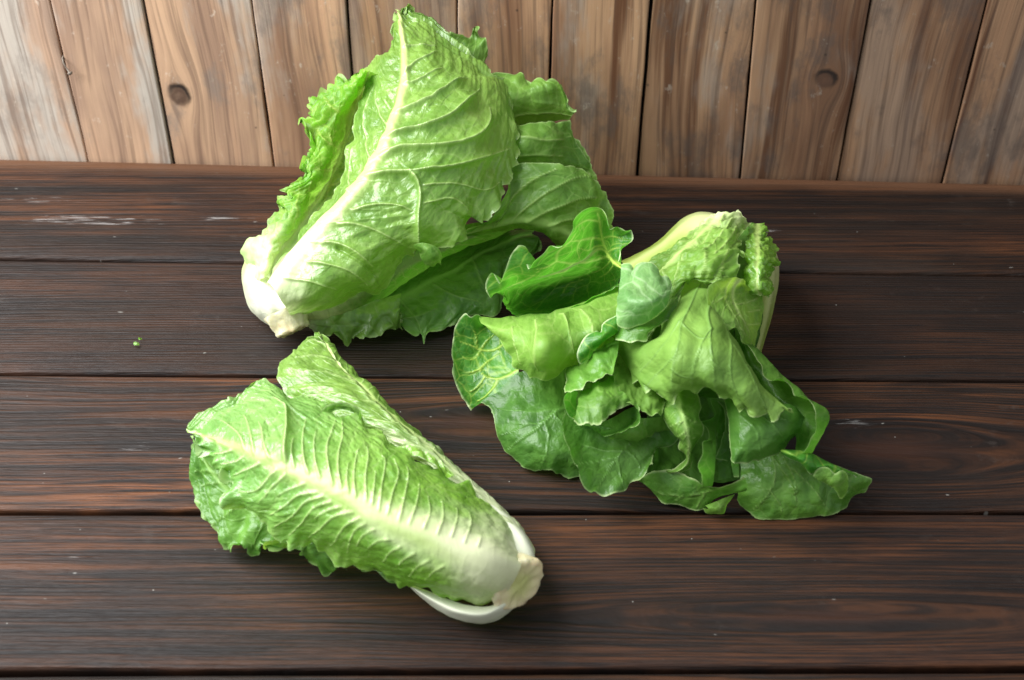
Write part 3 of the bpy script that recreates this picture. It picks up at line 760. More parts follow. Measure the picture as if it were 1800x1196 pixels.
# white swollen base
leaf(A, [
 [(487,580,.008),(455,560,.008),(436,538,.010),(427,510,.014),(425,480,.022),(430,455,.036),(441,428,.052)],
 [(492,576,.020),(462,548,.030),(446,520,.036),(441,492,.044),(448,462,.054),(462,430,.062)],
 [(496,572,0.023),(474,545,0.037),(460,515,0.046),(460,485,0.052),(474,452,0.058),(500,410,0.061)],
 [(503,570,0.019),(492,545,0.037),(484,512,0.047),(492,480,0.051),(510,450,0.053),(545,400,0.055)],
 [(512,570,0.021),(512,545,0.039),(510,515,0.047),(520,490,0.049),(540,460,0.049),(575,410,0.049)],
], 'stalk', rib=2, ribw=(.012,.006), ribh=.001, wb=.62, wsoft=.3, wx=0, edges='L', crumple=.0008, clen=.03, teeth=.0, pucker=0, vein=.2, rim=0)
def stump(parent, c0, c1, r0, r1, seed, tint):
    """cut stem end: lumpy short cylinder from c0 to the cut face at c1"""
    c0 = np.array(c0); c1 = np.array(c1); ax = c1-c0; L = np.linalg.norm(ax); ax /= L
    a = np.cross(ax, [0, 0, 1.0]); a /= np.linalg.norm(a); b = np.cross(a, ax)
    nz = Noise2(seed); V = []; F = []
    prof = [(0, r0), (.15, r0*1.0), (.3, (r0*.7+r1*.3)), (.45, (r0+r1)/2), (.6, r0*.3+r1*.7), (.75, r1*1.0), (.86, r1*1.04), (.94, r1*1.02), (1.0, r1*.95), (1.02, r1*.88), (1.0, r1*.78), (.985, r1*.6), (.975, r1*.42), (.975, r1*.25), (.98, r1*.1)]
    n = 64
    for t, r in prof:
        for k in range(n):
            th = 2*math.pi*k/n
            rr = r*(1+.09*nz(math.cos(th)*1.7+5, math.sin(th)*1.7+t*2)+.04*nz(math.cos(th)*6+9, math.sin(th)*6+t*7)+(.02*nz(k*.9, t*3) if t > .8 else 0))
            off = (.0016*nz(math.cos(th)*r/r1*3+2, math.sin(th)*r/r1*3) if t > .9 else 0)
            V.append(c0+ax*(L*t+off)+a*rr*math.cos(th)+b*rr*math.sin(th)*.97)
    for i in range(len(prof)-1):
        for k in range(n):
            F.append((i*n+k, i*n+(k+1) % n, (i+1)*n+(k+1) % n, (i+1)*n+k))
    F.append(tuple(range((len(prof)-1)*n, len(prof)*n)))
    o3 = np.array(parent.location)
    me = D.meshes.new('stem_end'); me.from_pydata([tuple(v-o3) for v in V], [], F)
    me.polygons.foreach_set('use_smooth', np.ones(len(F), bool))
    uvl = me.uv_layers.new(name='UVMap')
    at = me.attributes.new('face', 'FLOAT', 'POINT')
    vals = [min(1, max(0, (i-7)/3)) for i in range(len(prof)) for k in range(n)]
    at.data.foreach_set('value', vals)
    rad = me.attributes.new('radial', 'FLOAT', 'POINT'); rad.data.foreach_set('value', [r/r1 for t, r in prof for k in range(n)])
    return link('stem_end', me, tint, parent)

M = Mat('cut_stem')
tc = M.nt.nodes.new('ShaderNodeTexCoord'); oc = X(M.nt, tc.outputs['Object'])
fc = M.attr('face'); rd = M.attr('radial')
nn = M.noise(oc, 160, 4, .6); n2_ = M.noise(oc, 60, 3, .6)
c = M.mix(nn.step(.3, .7), (0.64, 0.59, 0.34), (0.74, 0.71, 0.46))
c = M.mix(n2_.step(.45, .7)*.7, c, (0.60, 0.42, 0.22))
fcol = M.mix((rd+n2_*.5).step(.45, 1.05), (0.52, 0.55, 0.20), (0.68, 0.62, 0.34))
c = M.mix(fc, c, fcol)
c = M.mix((fc*rd.step(.78, .95))*n2_.step(.35, .6)*.7, c, (0.62, 0.38, 0.20))
CUT = M.bsdf(c, .5, M.bump(nn, .5, .0012), .45, sss=(.15, 1.0))

stump(A, P(500, 545, .032), P(517, 583, .020), .016, .0125, 77, CUT)

# ================================================================== B: slim head in front
B = thing('romaine_lettuce', base_at(915, 1055), 'slim pale-centred head of lettuce lying in front, its cut white stem end pointing right', 'lettuce', GRP)
leaf(B, [
 [(918,985,.034),(908,950,.040),(893,922,.045),(868,895,.048),(840,870,.051),(800,845,.055),(770,822,.059),(742,815,.063),(722,803,.066),(718,788,.067),(698,783,.068),(681,779,.069),(672,757,.070),(648,752,.071),(632,735,.072),(600,730,.072),(568,708,.070),(545,697,.069),(520,698,.069),(504,699,.069),(490,681,.071),(475,673,.073),(450,672,.072),(420,690,.068),(402,707,.066),(385,710,.064),(360,724,.062),(340,737,.060),(332,748,.058),(333,758,.058)],
 [(914,992,.044),(885,955,.058),(845,925,.067),(795,892,.074),(745,862,.079),(695,830,.083),(645,800,.084),(595,775,.084),(548,755,.083),(505,742,.083),(472,725,.082),(432,728,.077),(385,740,.069),(334,758,.059)],
 [(908,1003,.048),(860,985,.064),(800,963,.073),(735,937,.080),(670,910,.084),(620,882,.086),(570,855,.086),(530,838,.085),(495,822,.084),(460,805,.082),(432,792,.079),(382,775,.070),(334,760,.059)],
 [(900,1022,.040),(860,1020,.053),(810,1008,.062),(750,986,.068),(690,960,.072),(630,930,.074),(580,903,.075),(535,882,.074),(495,862,.074),(460,843,.073),(425,820,.070),(385,797,.066),(340,766,.059)],
 [(893,1043,.024),(850,1061,.020),(805,1056,.020),(760,1041,.022),(715,1030,.024),(670,1009,.028),(620,986,.033),(580,966,.037),(540,950,.041),(500,933,.044),(474,930,.045),(456,916,.048),(425,906,.049),(402,894,.051),(391,882,.054),(402,868,.056),(409,848,.058),(399,838,.059),(404,827,.059),(390,815,.060),(368,797,.060),(348,780,.060),(336,766,.059)],
], 'heart', rib=2, ribw=(.0125,.0012), ribh=.0018, wb=.26, wsoft=.20, wx=.34, tip=1.0, res=.0010, ruffle=.0040, rwave=.013, rdecay=.008, pucker=.0011, spacing=.0095, sweep=.75, crumple=.0008, clen=.016, vein=.12, teeth=.0015,
 veins=[(0.0011,0.0010,0.0040,[(505,815),(502,785),(504,755),(500,725),(482,700)]),(0.0009,0.0008,0.0009,[(480,810),(467,787),(462,760),(455,742)]),(0.0009,0.0008,0.0009,[(452,800),(445,775),(435,742),(428,730)]),(0.0009,0.0008,0.0009,[(435,792),(425,770),(405,750),(388,740)]),(0.0009,0.0008,0.0009,[(545,835),(535,810),(532,780),(534,755),(538,740)]),(0.0009,0.0008,0.0009,[(565,843),(555,815),(552,787),(555,762)]),(0.0009,0.0008,0.0009,[(587,855),(577,820),(575,787),(585,755),(589,740)]),(0.0009,0.0008,0.0009,[(602,860),(595,830),(595,800),(602,767),(600,742)]),(0.0008,0.0007,0.0006,[(627,875),(622,842),(625,810),(632,785)]),(0.0008,0.0007,0.0006,[(645,882),(642,842),(647,805),(645,785)]),(0.0008,0.0007,0.0006,[(667,898),(670,860),(677,815),(670,802)]),(0.0008,0.0007,0.0006,[(682,905),(690,867),(700,835),(692,807)]),(0.0008,0.0007,0.0006,[(702,917),(710,877),(717,842),(715,820)]),(0.0008,0.0007,0.0006,[(720,922),(732,885),(737,850)]),(0.0008,0.0007,0.0006,[(745,930),(755,902),(752,872)]),(0.0008,0.0007,0.0006,[(768,940),(778,910),(776,880)]),(0.0008,0.0007,0.0006,[(792,945),(802,915),(802,893)]),(0.0008,0.0007,0.0006,[(815,955),(826,925),(824,900)]),(0.0008,0.0007,0.0006,[(838,962),(846,940)]),(0.0008,0.0007,0.0006,[(520,825),(514,800),(516,775)]),(0.0008,0.0007,0.0006,[(615,868),(610,845),(612,815)]),(0.0008,0.0007,0.0006,[(655,888),(657,860),(660,830)]),(0.0009,0.0008,0.0009,[(490,827),(475,840),(460,857),(445,865),(420,865)]),(0.0008,0.0007,0.0006,[(505,835),(482,855),(470,870),(455,885)]),(0.0009,0.0008,0.0009,[(560,865),(527,870),(505,887),(475,905)]),(0.0009,0.0008,0.0009,[(572,872),(540,882),(517,905),(487,922)]),(0.0009,0.0008,0.0009,[(585,882),(555,892),(535,915),(512,932)]),(0.0009,0.0008,0.0009,[(622,900),(590,907),(565,927),(545,942)]),(0.0008,0.0007,0.0006,[(635,910),(607,925),(590,950),(580,957)]),(0.0008,0.0007,0.0006,[(645,920),(625,932),(615,955),(612,970)]),(0.0008,0.0007,0.0006,[(660,930),(640,940),(628,960)]),(0.0008,0.0007,0.0006,[(685,948),(662,952),(645,967)]),(0.0008,0.0007,0.0006,[(705,960),(685,972),(672,990)]),(0.0008,0.0007,0.0006,[(730,972),(708,985),(695,1000)]),(0.0008,0.0007,0.0006,[(755,985),(735,995),(720,1012)]),(0.0008,0.0007,0.0006,[(432,803),(415,812),(395,814)]),(0.0008,0.0007,0.0006,[(460,815),(427,830),(412,835)]),(0.0008,0.0007,0.0006,[(540,850),(510,860),(490,872)]),(0.0008,0.0007,0.0006,[(602,890),(575,898),(555,912)]),(0.0008,0.0007,0.0006,[(780,995),(762,1005),(748,1020)]),(0.0008,0.0007,0.0006,[(410,792),(390,797),(375,797)])])
# pointed back leaf
leaf(B, [
 [(918,985,.030),(880,930,.034),(820,880,.040),(760,835,.045),(700,790,.048),(640,755,.049),(580,735,.049),(535,712,.048),(505,697,.047),(494,678,.047),(487,660,.047),(488,647,.047),(492,632,.047),(507,626,.046),(522,609,.045),(545,594,.043),(553,583,.042)],
 [(924,983,.038),(900,935,.042),(850,888,.046),(800,845,.050),(745,800,.054),(700,760,.057),(650,722,.058),(600,690,.058),(560,668,.057),(535,650,.055),(535,625,.051),(557,584,.043)],
 [(930,984,.036),(918,940,.040),(880,898,.043),(840,862,.046),(795,822,.049),(750,782,.051),(705,745,.053),(665,708,.053),(632,676,.053),(602,650,.051),(580,620,.048),(561,584,.043)],
 [(935,992,.014),(938,972,.016),(931,950,.018),(912,922,.020),(882,892,.023),(850,865,.026),(810,828,.029),(770,793,.032),(735,761,.035),(705,735,.037),(685,714,.038),(650,682,.039),(625,655,.040),(603,634,.040),(585,610,.041),(567,588,.042)],
], 'outer', rib=2, ribw=(.004,.0004), ribh=.0004, wb=.34, wsoft=.18, wx=-.05, ruffle=.0015, rwave=.02, pucker=.0016, spacing=.012, sweep=1.2, crumple=.0016, clen=.018, teeth=.0008, veins=[(0.0009,0.0007,[(925,960),(850,880),(780,815),(700,745),(640,690),(590,630),(562,592)]),(0.0009,0.0007,[(700,745),(650,735),(600,725)]),(0.0009,0.0007,[(660,708),(610,695),(560,690)]),(0.0009,0.0007,[(625,672),(575,655),(530,655)]),(0.0009,0.0007,[(598,640),(560,625),(520,630)]),(0.0009,0.0007,[(760,797),(710,780),(670,770)]),(0.0009,0.0007,[(575,610),(555,600),(540,603)]),(0.0009,0.0007,[(820,850),(780,832),(750,822)])])
# crumpled inner bits peeping between
leaf(B, [
 [(563,728,.076),(570,716,.079),(588,709,.081),(612,708,.081),(630,720,.079),(634,735,.076)],
 [(568,735,.073),(590,722,.077),(612,722,.077),(632,738,.072)],
], 'mid', edges='L', ruffle=.002, rwave=.01, crumple=.001, teeth=.0006)
leaf(B, [
 [(690,790,.070),(712,782,.072),(735,788,.070),(765,805,.066),(800,835,.060)],
 [(700,800,.068),(725,802,.069),(755,815,.066),(790,840,.060)],
], 'heart', edges='L', ruffle=.003, rwave=.008, crumple=.001, teeth=.001)
# lower left leaf lying on the table
leaf(B, [
 [(760,1018,.018),(680,980,.024),(600,940,.030),(520,905,.034),(450,870,.036),(410,835,.040),(375,800,.046),(350,775,.050)],
 [(740,1022,.016),(670,990,.020),(600,962,.026),(530,938,.029),(460,905,.030),(405,865,.033),(370,825,.038),(348,778,.046)],
 [(725,1030,.012),(700,1022,.009),(685,1016,.011),(665,1003,.014),(642,1003,.012),(622,991,.017),(600,991,.015),(587,998,.011),(578,1013,.004),(560,1003,.007),(540,985,.012),(530,974,.016),(533,964,.021),(510,963,.021),(485,964,.021),(461,962,.018),(456,975,.011),(440,978,.008),(434,965,.014),(424,962,.016),(405,969,.008),(386,955,.011),(380,932,.015),(360,911,.016),(348,886,.020),(340,865,.022),(332,845,.025),(335,825,.029),(341,800,.034),(344,780,.040)],
], 'lower', rib=1, ribw=(.003,.001), ribh=.001, edges='R', ruffle=.004, rwave=.016, rdecay=.012, crumple=.002, clen=.02, teeth=.0018, sweep=1.1, spacing=.018, pucker=.001, vein=.6, veins=[(0.0008,0.0005,[(500,925),(430,880),(385,835),(355,800)]),(0.0008,0.0005,[(430,880),(400,905),(375,920)]),(0.0008,0.0005,[(400,850),(370,850),(345,855)]),(0.0008,0.0005,[(470,910),(455,940),(440,960)]),(0.0008,0.0005,[(385,835),(362,828),(345,830)]),(0.0008,0.0005,[(540,940),(530,955),(515,962)])])
# small folded tip on the flank
leaf(B, [
 [(640,992,.034),(648,985,.039),(665,983,.040),(680,990,.038),(692,1000,.034)],
 [(646,998,.028),(665,1004,.026),(690,1016,.022),(720,1028,.020)],
], 'yellow', edges='L', ruffle=.001, crumple=.0008, teeth=.0005)
leaf(B, [
 [(462,964,.024),(466,954,.028),(480,948,.030),(493,944,.031),(498,952,.029),(510,960,.026)],
 [(466,966,.020),(480,960,.023),(495,962,.023),(512,966,.020)],
], 'yellow', edges='L', ruffle=.001, crumple=.0008, teeth=.0005)
# thick white petioles
leaf(B, [
 [(722,1027,.022),(770,1046,.020),(820,1064,.022),(860,1066,.024),(885,1056,.026),(905,1042,.024)],
 [(719,1029,.023),(766,1056,.024),(812,1075,.026),(852,1079,.025),(882,1067,.025),(906,1050,.022)],
 [(718,1030,.018),(758,1061,.015),(800,1085,.013),(848,1093,.012),(882,1080,.015),(906,1060,.018)],
 [(717,1030,.012),(748,1057,.004),(782,1079,.002),(816,1093,.002),(850,1098,.002),(881,1087,.005),(905,1068,.010)],
], 'stalk', rib=1, ribw=(.012,.010), ribh=0, wb=2, edges='', crumple=.0006, teeth=0, rim=0, vein=0)
leaf(B, [
 [(845,872,.046),(878,905,.046),(900,940,.045),(910,975,.042),(918,995,.036)],
 [(858,878,.044),(895,915,.044),(918,950,.044),(928,980,.040),(930,998,.034)],
 [(868,885,.030),(905,918,.028),(928,950,.027),(936,978,.025),(936,996,.022)],
], 'stalk', rib=1, ribw=(.01,.008), ribh=0, wb=2, edges='', crumple=.0005, teeth=0, rim=0, vein=0)
stump(B, P(886, 1006, .029), P(914, 1030, .0315), .0160, .0172, 41, CUT)

# ================================================================== C: head facing the camera, stem end hidden
C = thing('romaine_lettuce', base_at(1290, 480), 'dark green head of lettuce on the right, its loose leaf tips spilling towards the front', 'lettuce', GRP)
leaf(C, [  # left petiole
 [(1262,377,.052),(1228,373,.050),(1202,383,.044),(1181,401,.038),(1158,422,.032),(1130,440,.028),(1092,460,.026)],
 [(1262,385,.068),(1228,386,.066),(1205,397,.060),(1184,415,.054),(1160,435,.048),(1135,450,.044),(1100,470,.042)],
 [(1270,400,.072),(1240,412,.071),(1210,430,.067),(1180,450,.062),(1150,475,.056),(1110,490,.050)],
], 'stalky', rib=1, ribw=(.010,.008), ribh=.002, wb=.25, wsoft=.25, wx=0, edges='', crumple=.0005, teeth=0, rim=0, vein=0)
leaf(C, [  # upper crinkled leaf
 [(1256,377,.080),(1226,400,.078),(1196,421,.077),(1166,446,.072),(1140,465,.068),(1108,482,.064),(1088,520,.060),(1080,560,.055),(1079,600,.050)],
 [(1272,374,.088),(1250,395,.092),(1225,418,.093),(1196,445,.091),(1168,470,.085),(1140,500,.080),(1118,535,.074),(1105,570,.066),(1095,602,.056)],
 [(1286,372,.088),(1280,400,.098),(1262,430,.102),(1236,460,.102),(1205,485,.096),(1178,515,.090),(1160,545,.084),(1138,575,.074),(1115,603,.060)],
 [(1297,371,.084),(1304,381,.086),(1309,388,.084),(1317,390,.082),(1311,404,.088),(1304,416,.092),(1308,426,.092),(1300,434,.094),(1309,451,.092),(1297,450,.096),(1295,487,.092),(1270,495,.093),(1245,500,.092),(1208,490,.093),(1203,505,.092),(1194,527,.088),(1189,545,.087),(1183,563,.083),(1160,567,.078),(1147,580,.073),(1138,601,.064),(1125,598,.062),(1115,603,.060)],
], 'yellow', rib=1, ribw=(.003,.002), ribh=.0005, wb=.08, wsoft=.2, wx=0, edges='RT', ruffle=.003, rwave=.012, crumple=.0026, clen=.014, pucker=.0032, spacing=.008, sweep=.9, vein=.5, teeth=.0016, veins=[(0.0009,0.001,[(1255,383),(1225,410),(1195,432)]),(0.0009,0.001,[(1272,380),(1245,413),(1210,442)]),(0.0009,0.001,[(1287,383),(1268,412),(1238,440)]),(0.0009,0.001,[(1298,393),(1280,422),(1255,447)]),(0.0009,0.001,[(1300,410),(1290,428),(1272,448)]),(0.0009,0.001,[(1225,425),(1190,450),(1165,468)]),(0.0009,0.001,[(1200,450),(1190,480),(1185,510)]),(0.0009,0.001,[(1240,445),(1238,470),(1232,492)]),(0.0009,0.001,[(1275,450),(1268,475),(1262,492)]),(0.0009,0.001,[(1165,470),(1170,510),(1165,545)])])
leaf(C, [  # right ragged inner leaf
 [(1318,395,.074),(1312,420,.082),(1310,445,.086),(1310,470,.086),(1308,490,.082),(1316,512,.078)],
 [(1332,393,.074),(1332,425,.087),(1332,455,.092),(1330,480,.092),(1332,505,.086),(1335,520,.080)],
 [(1345,398,.066),(1353,403,.064),(1346,410,.068),(1353,422,.068),(1363,434,.064),(1360,450,.068),(1364,466,.064),(1354,475,.070),(1359,490,.066),(1350,500,.070),(1359,511,.067),(1352,522,.070)],
], 'heart', rib=1, ribw=(.002,.001), ribh=0, edges='RT', ruffle=.003, rwave=.010, crumple=.003, clen=.010, pucker=.002, spacing=.009, teeth=.002, vein=.4)
leaf(C, [  # right petiole
 [(1338,430,.068),(1343,490,.062),(1334,548,.055),(1322,605,.040),(1318,640,.032)],
 [(1352,432,.058),(1357,490,.052),(1348,548,.045),(1333,608,.030),(1328,640,.024)],
 [(1360,432,.034),(1369,460,.026),(1369,488,.020),(1363,528,.017),(1351,578,.014),(1339,618,.010),(1335,640,.008)],
], 'stalky', rib=1, ribw=(.008,.006), ribh=.001, wb=.35, wsoft=.3, wx=0, edges='', crumple=.0005, teeth=0, rim=0, vein=0)
leaf(C, [  # lobed blade on right
 [(1262,491,.104),(1249,501,.104),(1243,520,.103),(1246,547,.098),(1260,557,.094),(1260,570,.093),(1276,585,.088),(1290,576,.088),(1298,583,.084),(1301,596,.080),(1313,606,.072)],
 [(1282,488,.104),(1270,505,.098),(1266,525,.096),(1274,548,.094),(1287,563,.090),(1300,575,.086),(1307,590,.080),(1316,605,.070)],
 [(1302,489,.100),(1290,505,.090),(1288,525,.087),(1298,548,.086),(1310,570,.080),(1317,590,.072),(1321,607,.065)],
 [(1310,500,.090),(1326,512,.082),(1340,520,.072),(1343,540,.066),(1337,565,.061),(1331,590,.056),(1326,612,.050)],
], 'yellow', rib=2, ribw=(.002,.001), ribh=.0005, edges='L', ruffle=.001, crumple=.0009, clen=.014, pucker=.0012, spacing=.012, teeth=.0008, vein=.6, veins=[(0.0007,0.0004,[(1285,490),(1275,520),(1290,555),(1310,590)]),(0.0007,0.0004,[(1330,525),(1300,535),(1280,530)]),(0.0007,0.0004,[(1335,545),(1310,550)]),(0.0007,0.0004,[(1333,570),(1315,572)]),(0.0007,0.0004,[(1276,520),(1260,530),(1250,530)])])
leaf(C, [  # long rolled leaf along the right side
 [(1296,590,.064),(1305,640,.062),(1325,680,.060),(1365,720,.058),(1395,755,.056),(1398,790,.050)],
 [(1306,596,.058),(1322,640,.050),(1348,685,.045),(1385,718,.044),(1412,750,.046),(1405,798,.048)],
 [(1315,598,.064),(1347,629,.062),(1380,664,.058),(1411,697,.058),(1441,717,.060),(1455,728,.061),(1458,742,.059),(1450,755,.056),(1437,775,.054),(1426,796,.052),(1408,809,.050)],
 [(1310,602,.070),(1337,645,.073),(1345,662,.073),(1355,668,.073),(1371,663,.073),(1391,682,.073),(1397,696,.073),(1410,700,.074),(1424,712,.074),(1434,732,.073),(1434,750,.070),(1422,780,.064),(1407,807,.054)],
], 'lower', edges='R', ruffle=.001, crumple=.0012, clen=.02, teeth=.0005, rim=2)
leaf(C, [  # big central leaf, hanging over
 [(1175,468,.058),(1205,464,.062),(1235,470,.064),(1255,482,.060)],
 [(1165,535,.072),(1195,532,.086),(1228,538,.088),(1258,558,.076)],
 [(1142,600,.080),(1190,585,.105),(1230,585,.112),(1292,610,.082)],
 [(1083,602,.058),(1140,625,.088),(1200,620,.112),(1260,625,.112),(1308,650,.084)],
 [(1100,640,.060),(1150,655,.084),(1215,655,.106),(1280,665,.104),(1335,678,.084)],
 [(1108,655,.064),(1165,682,.084),(1230,675,.097),(1300,693,.096),(1350,706,.085),(1382,718,.080)],
 [(1112,676,.066),(1133,667,.070),(1139,691,.070),(1149,678,.073),(1156,691,.074),(1170,700,.076),(1182,713,.076),(1191,693,.082),(1208,682,.085),(1225,696,.084),(1240,681,.087),(1254,682,.088),(1266,700,.086),(1290,703,.086),(1303,722,.083),(1312,715,.084),(1326,731,.081),(1346,728,.079),(1352,725,.080),(1359,743,.076),(1370,732,.077),(1381,719,.079),(1391,717,.078),(1398,726,.074)],
], 'sage', rib=None, edges='R', ruffle=.0015, rwave=.02, crumple=.0018, clen=.034, teeth=.0013, res=.0010, twave=.005, rim=1.6, veins=[
 (.0009,.0006,.0045,[(1228,505),(1208,570),(1195,630),(1182,698)]),(.0009,.0006,.0045,[(1238,515),(1262,580),(1300,650),(1348,720)]),
 (.0009,.0006,.0040,[(1232,510),(1240,570),(1248,630),(1262,694)]),(.0007,.0004,.0015,[(1208,570),(1170,612),(1125,655)]),
 (.0006,.0004,[(1195,630),(1165,650),(1140,676)]),(.0006,.0004,[(1262,580),(1290,600),(1308,645)]),(.0006,.0004,[(1275,605),(1280,650),(1298,700)]),
 (.0006,.0004,[(1300,650),(1340,670),(1378,712)]),(.0006,.0004,[(1243,590),(1222,640),(1215,690)]),(.0005,.0003,[(1205,580),(1225,600),(1243,605)]),(.0005,.0003,[(1250,640),(1270,655),(1285,660)]),(.0005,.0003,[(1190,645),(1210,660),(1220,650)])])
leaf(C, [  # small folded flap in the middle
 [(1093,466,.104),(1105,464,.106),(1114,476,.105),(1122,465,.111),(1134,461,.112),(1147,461,.112),(1156,472,.110),(1160,486,.107),(1172,487,.106),(1181,495,.104)],
 [(1090,498,.102),(1110,500,.110),(1135,502,.113),(1158,505,.111),(1180,508,.104)],
 [(1085,530,.101),(1110,535,.114),(1140,532,.117),(1176,522,.106)],
 [(1083,558,.097),(1088,573,.093),(1105,578,.093),(1130,570,.097),(1155,554,.102),(1173,536,.104)],
], 'bluish', edges='LRT', ruffle=.0008, crumple=.0014, clen=.018, teeth=.0005, rim=1, label='small bluish green leaf flap folded over')
leaf(C, [  # cupped upper left leaf
 [(860,525,.074),(853,506,.080),(857,489,.085),(865,480,.090),(871,490,.088),(877,499,.085),(886,478,.091),(894,458,.096),(903,440,.101),(914,431,.105),(925,436,.101),(922,450,.096),(925,463,.092),(929,474,.090),(938,460,.096),(955,445,.101),(968,431,.106),(980,435,.105),(996,420,.111),(1006,404,.116),(1007,388,.121),(1024,370,.127),(1045,362,.131),(1056,365,.130),(1066,379,.126),(1073,404,.118),(1085,401,.117),(1098,407,.116),(1110,406,.112),(1114,420,.109),(1105,432,.108),(1094,432,.110),(1090,445,.107),(1087,460,.104)],
 [(866,519,.071),(880,508,.076),(905,488,.081),(930,485,.082),(965,466,.088),(995,445,.094),(1020,418,.101),(1045,395,.106),(1062,400,.106),(1078,420,.104),(1087,440,.102),(1090,462,.101)],
 [(870,517,.068),(900,503,.068),(940,492,.068),(985,477,.070),(1025,458,.077),(1052,438,.086),(1066,444,.090),(1078,458,.093),(1093,470,.097)],
 [(878,516,.064),(915,511,.044),(965,503,.038),(1015,492,.042),(1055,478,.058),(1078,476,.078),(1096,480,.090)],
 [(884,520,.060),(920,525,.036),(970,522,.031),(1020,510,.036),(1060,495,.052),(1092,486,.080)],
 [(884,516,.062),(887,533,.058),(897,550,.056),(910,557,.057),(950,557,.062),(1000,543,.070),(1040,526,.078),(1087,503,.084)],
], 'vivid', rib=2, ribw=(.0006,.0014), ribh=-.0005, edges='LR', ruffle=.0006, crumple=.0010, clen=.020, teeth=.0004, spacing=.016, sweep=1.0, vein=.25, rim=1.0, veins=[(0.00165,.0004,[(1094,470),(1072,455),(1064,440),(1058,420),(1054,395),(1050,374)]),
 (0.00120,.0003,[(1056,421),(1038,419),(1020,423),(1003,425)]),(0.00090,.0002,[(1061,433),(1048,434),(1035,440),(1017,437)]),
 (0.00135,.0003,[(1071,450),(1045,458),(1010,463),(978,460)]),(0.00090,.0002,[(978,460),(983,442),(1003,425),(1012,410)]),(0.00090,.0002,[(1052,391),(1035,388),(1022,392),(1009,402)]),
 (0.00075,.0002,[(978,460),(960,470),(940,474)]),(0.00075,.0002,[(1058,420),(1075,416),(1095,420)]),(0.00075,.0002,[(1066,445),(1080,438),(1090,436)]),
 (0.00075,.0002,[(1075,457),(1060,472),(1040,480)]),(0.00075,.0002,[(1080,462),(1070,478),(1050,490)]),(0.00075,.0002,[(1020,423),(1015,437),(1020,460)]),(0.00075,.0002,[(1040,419),(1036,440)]),
 (0.00090,.0002,[(1005,464),(990,478),(965,484)]),(0.00090,-.0001,[(925,500),(955,487),(990,490)]),(0.00060,.0002,[(900,500),(930,488),(950,474)]),(0.00060,.0002,[(990,515),(1000,500),(1025,492)])])
leaf(C, [  # yellow-green hanging blade under it
 [(842,556,.052),(880,556,.053),(910,555,.052),(950,554,.055),(1000,540,.063),(1040,523,.071),(1087,500,.077)],
 [(852,574,.058),(900,582,.070),(930,582,.075),(960,578,.082),(1000,568,.078),(1040,552,.084),(1085,535,.085)],
 [(870,588,.056),(905,608,.066),(930,618,.074),(962,615,.086),(1000,604,.078),(1040,588,.084),(1083,560,.086)],
 [(862,577,.057),(875,591,.056),(886,611,.056),(900,625,.055),(902,642,.053),(920,652,.053),(930,668,.050),(945,665,.053),(960,671,.053),(975,665,.055),(987,653,.058),(1000,648,.060),(1015,646,.060),(1032,632,.064),(1050,615,.070),(1081,580,.078)],
], 'yellow', edges='R', ruffle=.0015, crumple=.0012, clen=.020, veins=[(.0009,.0005,.005,[(945,566),(950,605),(945,652)]),(.0009,.0005,.005,[(985,556),(1003,595),(1005,635)]),(.0008,.0005,.003,[(1020,545),(1040,570),(1042,600)]),(.0006,.0004,.001,[(900,575),(905,600),(915,640)])], teeth=.0012, rim=1)
leaf(C, [  # green lip beside it
 [(1030,634,.072),(1020,640,.072),(1014,628,.077),(1017,612,.081),(1024,598,.084),(1035,586,.086),(1048,582,.087),(1055,585,.087),(1059,570,.090),(1083,554,.093)],
 [(1032,632,.072),(1034,618,.080),(1042,606,.084),(1055,596,.088),(1068,584,.090),(1084,570,.092)],
 [(1034,633,.070),(1045,620,.074),(1055,608,.078),(1070,594,.082),(1086,584,.084)],
], 'vivid', edges='L', ruffle=.0004, crumple=.0008, teeth=.0004, rim=1)
leaf(C, [  # left leaf with yellow veins
 [(846,562,.052),(843,554,.055),(837,552,.055),(828,556,.053),(820,550,.054),(809,559,.050),(800,577,.046),(796,600,.040),(793,628,.034),(797,660,.027),(805,685,.018),(817,707,.010),(828,722,.004)],
 [(852,566,.044),(838,580,.041),(828,600,.036),(822,630,.030),(824,660,.024),(830,690,.016),(836,714,.009)],
 [(858,570,.042),(860,595,.036),(862,625,.030),(862,655,.026),(855,685,.020),(845,709,.012)],
 [(870,578,.042),(895,612,.038),(912,645,.034),(905,672,.030),(880,690,.024),(852,708,.014)],
], 'vivid', rib=None, ribw=(.0008,.0010), ribh=-.0004, edges='L', ruffle=.0012, crumple=.0010, clen=.02, teeth=.0007, spacing=.014, sweep=.8, vein=.1, veins=[(0.00112,.0004,[(915,648),(893,660),(875,667),(853,662),(843,649)]),(0.00088,.0003,[(843,649),(862,632),(880,622)]),
 (0.00088,.0003,[(875,667),(862,690),(838,706)]),(0.00075,.0003,[(853,662),(838,682),(822,690)]),(0.00075,.0003,[(843,649),(825,655),(808,650)]),
 (0.00088,.0003,[(885,605),(868,615),(845,615),(825,607),(808,600)]),(0.00075,.0003,[(845,615),(855,600),(868,588)]),(0.00063,.0002,[(845,615),(832,632),(812,628)]),(0.00063,.0002,[(838,612),(836,590),(828,572)])])
